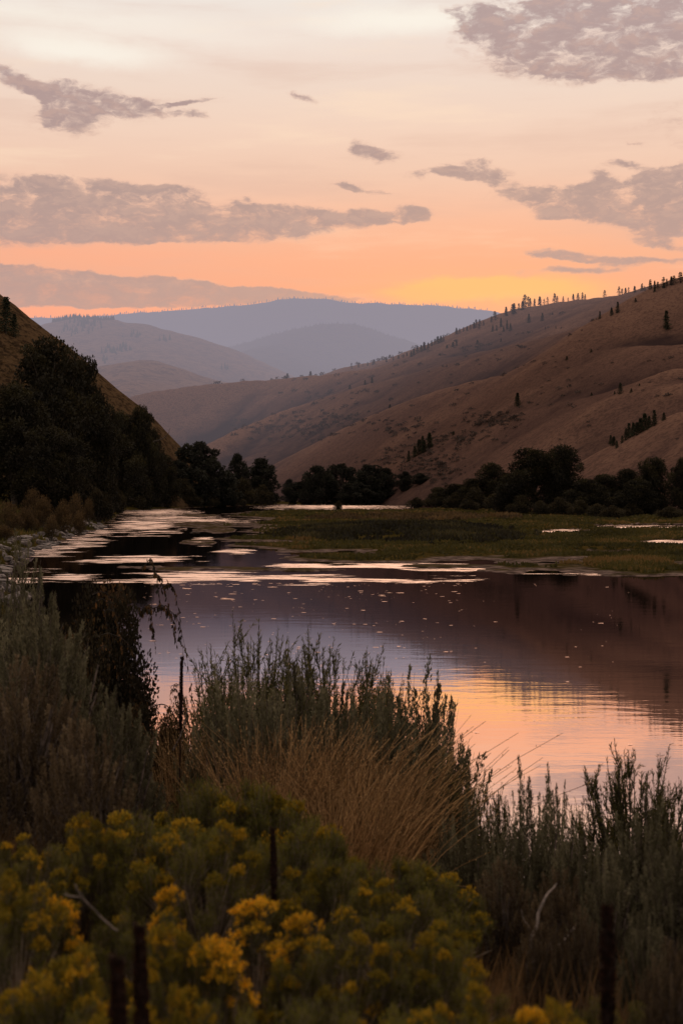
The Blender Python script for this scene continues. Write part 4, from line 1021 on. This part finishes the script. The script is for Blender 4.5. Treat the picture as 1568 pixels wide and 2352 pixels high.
RAB = [make_rabbit(91, .75, .50, 52, .34, .20), make_rabbit(92, .75, .40, 30, .6, .40), make_rabbit(93, .75, .5, 60, .3, .05), make_rabbit(94, .75, .15, 7, 1., .92, .085), make_rabbit(95, .75, .5, 30, .0, 0, .05)]
GB = 'yellow rabbitbrush along the bottom of the picture'
for k, tx, ty, Y, wf, lab in (
    (0, 330, 1845, 5.0, .75, 'wide mound of olive yellow rabbitbrush behind the others'),
    (1, 205, 1860, 4.8, .42, 'yellow topped rabbitbrush at the left end of the wide mound'),
    (0, 470, 1870, 4.7, .60, 'olive rabbitbrush sloping down at the right of the wide mound'),
    (0, 60, 1905, 4.6, .60, 'greenish rabbitbrush at the left edge behind'),
    (2, 600, 1790, 6.6, .55, 'green rabbitbrush at the foot of the upright tan grass'),
    (2, 480, 1790, 6.4, .50, 'green feathery rabbitbrush left of the tan grass'),
    (2, 700, 1880, 5.6, .55, 'green rabbitbrush right of the short dark stalk'),
    (1, 30, 2010, 3.7, .50, 'orange yellow rabbitbrush at the left edge in front'),
    (3, 125, 2005, 3.8, .30, 'small bright yellow flower head cluster near the left edge'),
    (3, 395, 1985, 4.1, .28, 'small golden flower cluster in the middle of the mound'),
    (3, 595, 2010, 3.9, .42, 'brightest golden flowers below the short dark stalk'),
    (3, 700, 2040, 3.7, .34, 'golden flowers right of the brightest cluster'),
    (3, 490, 2085, 3.3, .36, 'round golden flower head in the lower middle'),
    (1, 400, 2110, 3.3, .42, 'yellow flowers joined to the left of the round golden head'),
    (1, 170, 2165, 3.0, .50, 'orange brown faded flowers low at left'),
    (1, 405, 2265, 2.8, .30, 'yellow green flowers behind the pair of dark stalks'),
    (1, 230, 2320, 2.5, .36, 'yellow green flower head at the bottom left'),
    (0, 790, 2110, 3.5, .55, 'dull yellow rabbitbrush in the lower middle'),
    (0, 900, 2010, 4.3, .65, 'olive green rabbitbrush mound right of the golden flowers'),
    (2, 950, 1960, 5.2, .65, 'dark green rabbitbrush behind the olive mound'),
    (0, 980, 2110, 3.6, .55, 'yellow green rabbitbrush low right of centre'),
    (0, 1050, 2240, 3.0, .50, 'dim olive rabbitbrush left of the lower right flowers'),
    (3, 1215, 2245, 3.0, .36, 'orange gold flowers in the lower right'),
    (1, 1290, 2290, 2.8, .36, 'yellow flowers right of the orange gold ones at the bottom'),
    (4, 600, 2230, 3.0, .60, 'bare grey stemmed rabbitbrush at the bottom centre'),
    (4, 850, 2240, 3.0, .60, 'bare grey stemmed rabbitbrush at the bottom right of centre'),
    (4, 60, 2230, 2.8, .55, 'bare grey stemmed rabbitbrush in the bottom left corner'),
    (4, 1420, 2260, 3.2, .55, 'bare twiggy rabbitbrush in the bottom right corner'),
    (2, 740, 1960, 4.9, .55, 'olive rabbitbrush behind the golden flowers'),
    (4, 330, 2060, 3.7, .60, 'grey stemmed rabbitbrush in the shade below the mound')):
    put(RAB[k], 'rabbitbrush', lab, 'rabbitbrush', tx, ty, Y, .75, GB, wf*(1.25 if k != 3 else 1.9))

# mullein stalks
MUL = [make_mullein(101, 1.5, .34, .020), make_mullein(102, 1.2, .5, .021), make_mullein(103, 1.3, .55, .026)]
for k, tx, ty, Y, H, lab in (
    (0, 412, 1503, 13.0, 1.5, 'slim dark mullein spike standing against the orange water gap'),
    (1, 632, 1882, 4.6, 1.2, 'short dark mullein spike above the brightest golden flowers'),
    (1, 333, 2090, 2.6, 1.2, 'reddish dark mullein spike, taller of the pair at lower left'),
    (1, 284, 2160, 2.3, 1.2, 'dark mullein spike, shorter of the pair at lower left'),
    (2, 1398, 2045, 2.8, 1.3, 'thick dark mullein spike with a crooked top at lower right')):
    put(MUL[k], 'mullein_stalk', lab, 'mullein', tx, ty, Y, H, 'dead mullein stalks', .62 if Y > 9 else 1.0, rz=0)
# old post and dead branches
branch('dark_post', 'thin dark weathered post at the left edge above the sagebrush', [([(97, 1460, 14.5), (94, 1400, 14.5), (91, 1325, 14.5)], .022, .018)], M['darkwood'], 'post')
branch('forked_branch', 'bare forked grey branch of a sagebrush at lower right', [
    ([(1205, 2290, 5.2), (1214, 2180, 5.3), (1232, 2110, 5.4), (1252, 2060, 5.5), (1275, 2030, 5.6)], .009, .004),
    ([(1214, 2215, 5.25), (1255, 2190, 5.3), (1300, 2155, 5.4), (1322, 2125, 5.5)], .006, .003),
    ([(1222, 2140, 5.35), (1202, 2115, 5.3), (1196, 2085, 5.3)], .004, .002)], M['wood'])
branch('pale_twig', 'pale leaning dead twig under the orange gap', [([(396, 1724, 11), (412, 1696, 11), (424, 1662, 11), (432, 1620, 11)], .007, .003), ([(424, 1662, 11), (436, 1640, 11)], .003, .002)], M['wood'])
branch('bent_stem', 'bent pale dry stem right of the forked branch', [([(1337, 2280, 5), (1318, 2235, 5), (1308, 2200, 5), (1312, 2155, 5)], .004, .003)], M['grass'], 'stem')
branch('dead_branch', 'pale bent branch low at left under the yellow mound', [([(270, 2140, 3.6), (230, 2105, 3.6), (190, 2062, 3.6), (150, 2055, 3.6)], .0032, .002), ([(190, 2062, 3.6), (170, 2030, 3.6)], .003, .002)], M['wood'])
branch('dead_snag', 'bare thin snag leaning out of the left bank trees', [([(352, 1015, 420), (372, 1008, 420), (386, 998, 420), (391, 985, 420)], .16, .06)], M['bark'])
branch('driftwood', 'small piece of driftwood on the gravel beside the left channel', [([(437, 1225, 195), (448, 1223, 195), (460, 1224, 195)], .14, .06)], M['bark'], 'driftwood')

# dry ground cover on the near bank
def cover():
    rs = np.random.default_rng(12); n = 60000; y = rs.uniform(1.5, 27, n); x = rs.uniform(-.42, .42, n)*(y+2)
    z = ground_H(x, y); k = z > .05; x, y, z = x[k], y[k], z[k]; n = len(x); g = Geo()
    D = np.stack([rs.normal(.15, .3, n), rs.normal(size=n)*.3, np.ones(n)], -1)
    g.leaves(np.stack([x, y, z-.01], -1), D, rs.uniform(.08, .26, n), rs.uniform(.0015, .003, n), rs.uniform(0, .2, n))
    tag(link('ground_grass', g.mesh('ground_grass', M['grass'])), 'thin dry grass on the ground between the near shrubs', 'grass', None, 'stuff')
cover()

# ------------------------------------------------------------------ sky
SUN_AZ = math.atan((1090*SX-341)/F); FILL_EL = math.radians(36)
def build_world():
    w = bpy.data.worlds.new('World'); SC.world = w; w.use_nodes = True
    w.node_tree.nodes.clear(); t = NT(w.node_tree)
    tc = t.new('ShaderNodeTexCoord'); sp = t.new('ShaderNodeSeparateXYZ', inp={0: tc.outputs['Generated']})
    x, y, z = sp.outputs
    az = t.math('ARCTAN2', x, y)
    hyp = t.math('MAXIMUM', t.math('SQRT', t.math('ADD', t.math('MULTIPLY', x, x), t.math('MULTIPLY', y, y))), .05)
    v = t.math('DIVIDE', z, hyp)
    K = F/SX
    cx = t.math('MULTIPLY', az, K/1000); cy = t.math('MULTIPLY', v, K/1000)    # units: 1000 photo units
    vec = t.new('ShaderNodeCombineXYZ', inp={0: cx, 1: cy, 2: 0.0}).outputs[0]
    def centre(tx, ty):
        a = math.atan((tx*SX-341)/F); return a*K/1000, (HY-ty*SY)/F*math.cos(a)*K/1000
    def dens(lst, vec):
        acc = None
        for e in lst:
            tx, ty, rx, ry = e[:4]; rot = e[4] if len(e) > 4 else 0; amp = e[5] if len(e) > 5 else 1
            c = centre(tx, ty)
            mp = t.new('ShaderNodeMapping', vector_type='TEXTURE', inp={0: vec})
            mp.inputs['Location'].default_value = (c[0], c[1], 0); mp.inputs['Rotation'].default_value = (0, 0, math.radians(-rot))
            mp.inputs['Scale'].default_value = (rx/1000*1.95, ry/1000*2.15, 1)
            g = t.new('ShaderNodeTexGradient', gradient_type='SPHERICAL', inp={0: mp.outputs[0]}).outputs['Fac']
            if amp != 1: g = t.math('MULTIPLY', g, amp)
            acc = g if acc is None else t.math('ADD', acc, g)
        return acc
    # warp
    mpn = t.new('ShaderNodeMapping', inp={0: vec, 'Scale': (1, 1.8, 1)})
    wn = t.noise(mpn.outputs[0], 11, 5, .6, out=1)
    wv = t.new('ShaderNodeVectorMath', operation='MULTIPLY_ADD', inp={0: wn, 1: (.08, .04, 0), 2: (-.04, -.02, 0)}).outputs[0]
    vw = t.new('ShaderNodeVectorMath', operation='ADD', inp={0: vec, 1: wv}).outputs[0]
    mp2 = t.new('ShaderNodeMapping', inp={0: vw, 'Scale': (1, 1.9, 1)}).outputs[0]
    nA = t.noise(mp2, 13, 7, .60); nB = t.noise(mp2, 42, 4, .6)
    nz = t.math('ADD', t.math('MULTIPLY', nA, 1.0), t.math('MULTIPLY', nB, .5))
    nz = t.math('MULTIPLY', t.math('SUBTRACT', nz, .75), t.ss(v, .13, .22, .4, 1.0))
    CL = [(1330, 95, 190, 55, 0, 1.0), (1250, 60, 150, 40, 8, .9), (1130, 48, 80, 18, 12, .6), (1120, 75, 60, 22, 30, .5), (1430, 130, 130, 45, 0, .7), (1480, 12, 160, 24, 0, 1.0), (1340, 5, 110, 18, 6, .8), (1330, 160, 110, 18, 0, .5), (1550, 162, 50, 11, -8, .8),
          (1480, 80, 110, 30, 0, .7), (1240, 130, 80, 25, 0, .6),
          (60, 188, 90, 16, 22, 1.1), (155, 255, 62, 36, 8, 1.4), (240, 232, 80, 20, 14, 1.1), (335, 243, 75, 14, 0, 1.0), (430, 236, 60, 4, -12, .9), (455, 263, 42, 6, 0, .9),
          (60, 485, 230, 46, 0, 1.7), (300, 510, 220, 27, 0, 1.5), (200, 442, 90, 24, 0, 1.1), (330, 442, 50, 14, 0, .9), (520, 510, 170, 30, 0, 1.3), (655, 505, 70, 20, 0, 1.2), (425, 447, 45, 13, 5, 1.1), (810, 503, 70, 13, 0, 1.1), (900, 497, 60, 12, 0, .9), (940, 492, 35, 14, 0, 1.), (100, 530, 260, 13, 0, .9),
          (-60, 655, 320, 27, 0, 1.9), (200, 665, 260, 20, 3, 1.8), (420, 669, 240, 14, 3, 1.4), (620, 677, 170, 8, 3, 1.1), (80, 690, 200, 10, 0, .9), (10, 615, 40, 6, 0, .8),
          (852, 352, 46, 14, 16, 1.3), (690, 220, 26, 8, 22, .7), (805, 427, 48, 9, 10, .8), (860, 440, 60, 5, 10, .6), (720, 432, 55, 4, 10, .5), (1095, 395, 62, 15, 8, 1.2), (1000, 402, 70, 9, 0, .8), (1105, 368, 28, 8, 0, .6), (565, 458, 8, 5, 0, .5),
          (1300, 455, 130, 18, 6, 1.2), (1430, 466, 150, 28, 2, 1.4), (1378, 425, 24, 24, 0, 1.2), (1520, 470, 110, 36, 0, 1.4), (1545, 405, 50, 18, 0, 1.2), (1520, 520, 55, 18, 0, 1.0), (1432, 377, 34, 9, 10, .9), (1200, 440, 60, 10, 20, .5), (1280, 498, 50, 6, 0, .6), (1460, 330, 24, 4, 0, .7), (1640, 440, 120, 60, 0, 1.2),
          (1295, 583, 75, 9, 6, 1.0), (1370, 597, 100, 7, 6, .9), (1330, 622, 110, 7, 0, .9), (1530, 565, 60, 9, 14, 1.0), (1520, 600, 90, 5, 0, .7),
          (-350, 300, 200, 50, 0, 1), (1900, 250, 260, 50, 0, 1), (2100, 560, 260, 40, 0, 1.2), (-500, 560, 300, 50, 0, 1.3)]
    d = dens(CL, vw)
    dm = t.math('MINIMUM', d, .85)
    cl = t.ss(t.math('ADD', dm, t.math('MULTIPLY', nz, 2.1)), .14, .98)
    cl = t.math('MULTIPLY', cl, t.ss(d, .05, .55))
    # clear sky by height
    E = lambda ty: (HY-ty*SY)/F/.9
    C = lambda ty, c: (E(ty), srgb(*c))
    stops = sorted([C(1135, (226, 150, 118)), C(722, (242, 164, 138)), C(660, (240, 168, 138)), C(600, (240, 175, 144)), C(500, (240, 187, 160)), C(400, (237, 197, 174)), C(300, (239, 207, 187)), C(200, (237, 213, 197)), C(100, (237, 218, 206)), C(0, (238, 228, 219)),
                    (.5, srgb(228, 216, 210)), (.72, srgb(214, 202, 196)), (1.0, srgb(196, 184, 178))])
    sky = t.ramp(t.math('DIVIDE', v, .9), stops)
    # broad soft streaks
    mp3 = t.new('ShaderNodeMapping', inp={0: vec, 'Scale': (.45, 3.2, 1), 'Rotation': (0, 0, .05)}).outputs[0]
    s1 = t.noise(mp3, 3.0, 5, .6)
    sky = t.mix(t.math('MULTIPLY', t.ss(s1, .48, .70), .30), sky, srgb(214, 176, 160))
    sky = t.mix(t.math('MULTIPLY', t.ss(s1, .46, .28), .32), sky, srgb(255, 226, 196))
    # glow above the sunset, and thin bright bars
    gl = dens([(1080, 690, 520, 150, 0, 1)], vec); sky = t.mix(t.ss(gl, 0, 1.1, 0, .5), sky, srgb(252, 168, 120))
    gy = dens([(1085, 650, 100, 9, 0, 1), (1000, 674, 85, 12, 0, 1), (1240, 662, 110, 16, 0, .7), (1110, 668, 260, 34, 0, .45)], vw)
    sky = t.mix(t.ss(gy, 0, .9, 0, .55), sky, srgb(255, 198, 106))
    gp = dens([(330, 708, 480, 22, -2, 1), (60, 575, 260, 24, 0, .5), (600, 600, 420, 50, 0, .4)], vw); sky = t.mix(t.ss(gp, 0, .9, 0, .6), sky, srgb(255, 168, 132))
    wh = dens([(170, 115, 170, 22, 4, 1), (950, 45, 190, 22, 0, 1), (60, 30, 300, 24, 0, .6), (500, 90, 300, 26, 0, .4)], vw); sky = t.mix(t.ss(wh, 0, .9, 0, .8), sky, srgb(250, 243, 230))
    # cloud colour: mauve above, warmer low; thicker = darker
    cc = t.ramp(t.math('DIVIDE', v, .9), sorted([C(720, (196, 158, 148)), C(600, (190, 156, 148)), C(450, (182, 154, 146)), C(200, (178, 152, 150)), C(0, (186, 162, 160)), (.6, srgb(150, 140, 150))]))
    thick = t.ss(t.math('ADD', dm, t.math('MULTIPLY', nA, .8)), .55, 1.1)
    cc = t.mix(t.math('MULTIPLY', thick, .45), cc, srgb(164, 140, 138))
    # relief: the side of each billow turned to the low light is paler
    mps = t.new('ShaderNodeMapping', inp={0: mp2, 'Location': (.006, .030, 0)}).outputs[0]
    rel = t.math('SUBTRACT', nA, t.noise(mps, 13, 7, .60))
    cc = t.mix(t.math('MULTIPLY', t.ss(rel, .0, .16), t.ss(v, .14, .22, .05, .22)), cc, srgb(224, 182, 160))
    cc = t.mix(t.math('MULTIPLY', t.ss(rel, .0, -.16), t.ss(v, .14, .22, .03, .16)), cc, srgb(152, 130, 132))
    cc = t.mix(t.ss(cl, .75, .1, 0, .5), cc, srgb(232, 184, 160))
    sky = t.mix(t.math('MULTIPLY', cl, t.ss(t.math('ADD', t.math('MULTIPLY', dm, .5), nA), .35, .95, .55, .95)), sky, cc)
    # away from the sunset the sky is warm grey, brightened as added fill
    front = t.math('COSINE', t.math('SUBTRACT', az, SUN_AZ))
    sky = t.mix(t.ss(front, .75, -.5), sky, srgb(186, 170, 160))
    below = t.ss(v, -.01, -.12); sky = t.mix(below, sky, (.03, .026, .022))
    bg = t.new('ShaderNodeBackground', inp={'Color': sky, 'Strength': 1.0})
    ns = t.new('ShaderNodeTexSky', sky_type='NISHITA', sun_disc=False, sun_elevation=math.radians(3), sun_rotation=SUN_AZ)
    b2 = t.new('ShaderNodeBackground', inp={'Color': ns.outputs[0], 'Strength': .006})
    ad = t.new('ShaderNodeAddShader', inp={0: bg.outputs[0], 1: b2.outputs[0]})
    out = t.new('ShaderNodeOutputWorld'); t.l.new(ad.outputs[0], out.inputs[0])
build_world()

L = bpy.data.lights.new('added_fill_lamp', 'SUN'); L.energy = .9; L.angle = math.radians(20); L.color = (1, .66, .46)  # added warm fill lamp, far higher than the sunset
so = bpy.data.objects.new('added_fill_lamp', L); COL.objects.link(so)
sd = Vector((math.sin(SUN_AZ)*math.cos(FILL_EL), math.cos(SUN_AZ)*math.cos(FILL_EL), math.sin(FILL_EL)))
so.rotation_euler = (-sd).to_track_quat('-Z', 'Y').to_euler(); so.location = (0, 0, 300)

# ------------------------------------------------------------------ camera
cam = bpy.data.cameras.new('camera'); co = bpy.data.objects.new('camera', cam); COL.objects.link(co)
co.location = (0, 0, CAMH); co.rotation_euler = (math.pi/2, 0, 0)
cam.sensor_width = 36; cam.lens = 50; cam.shift_y = -(512-HY)/1024
cam.clip_start = .1; cam.clip_end = 40000
cam.dof.use_dof = True; cam.dof.focus_distance = 60; cam.dof.aperture_fstop = 4.8
SC.camera = co
SC.render.engine = 'CYCLES'
SC.view_settings.view_transform = 'Standard'; SC.view_settings.look = 'None'; SC.view_settings.exposure = 0
SC.cycles.max_bounces = 5; SC.cycles.diffuse_bounces = 2; SC.cycles.glossy_bounces = 2; SC.cycles.transmission_bounces = 2; SC.cycles.transparent_max_bounces = 4
SC.cycles.use_denoising = True
SC.cycles.caustics_reflective = False
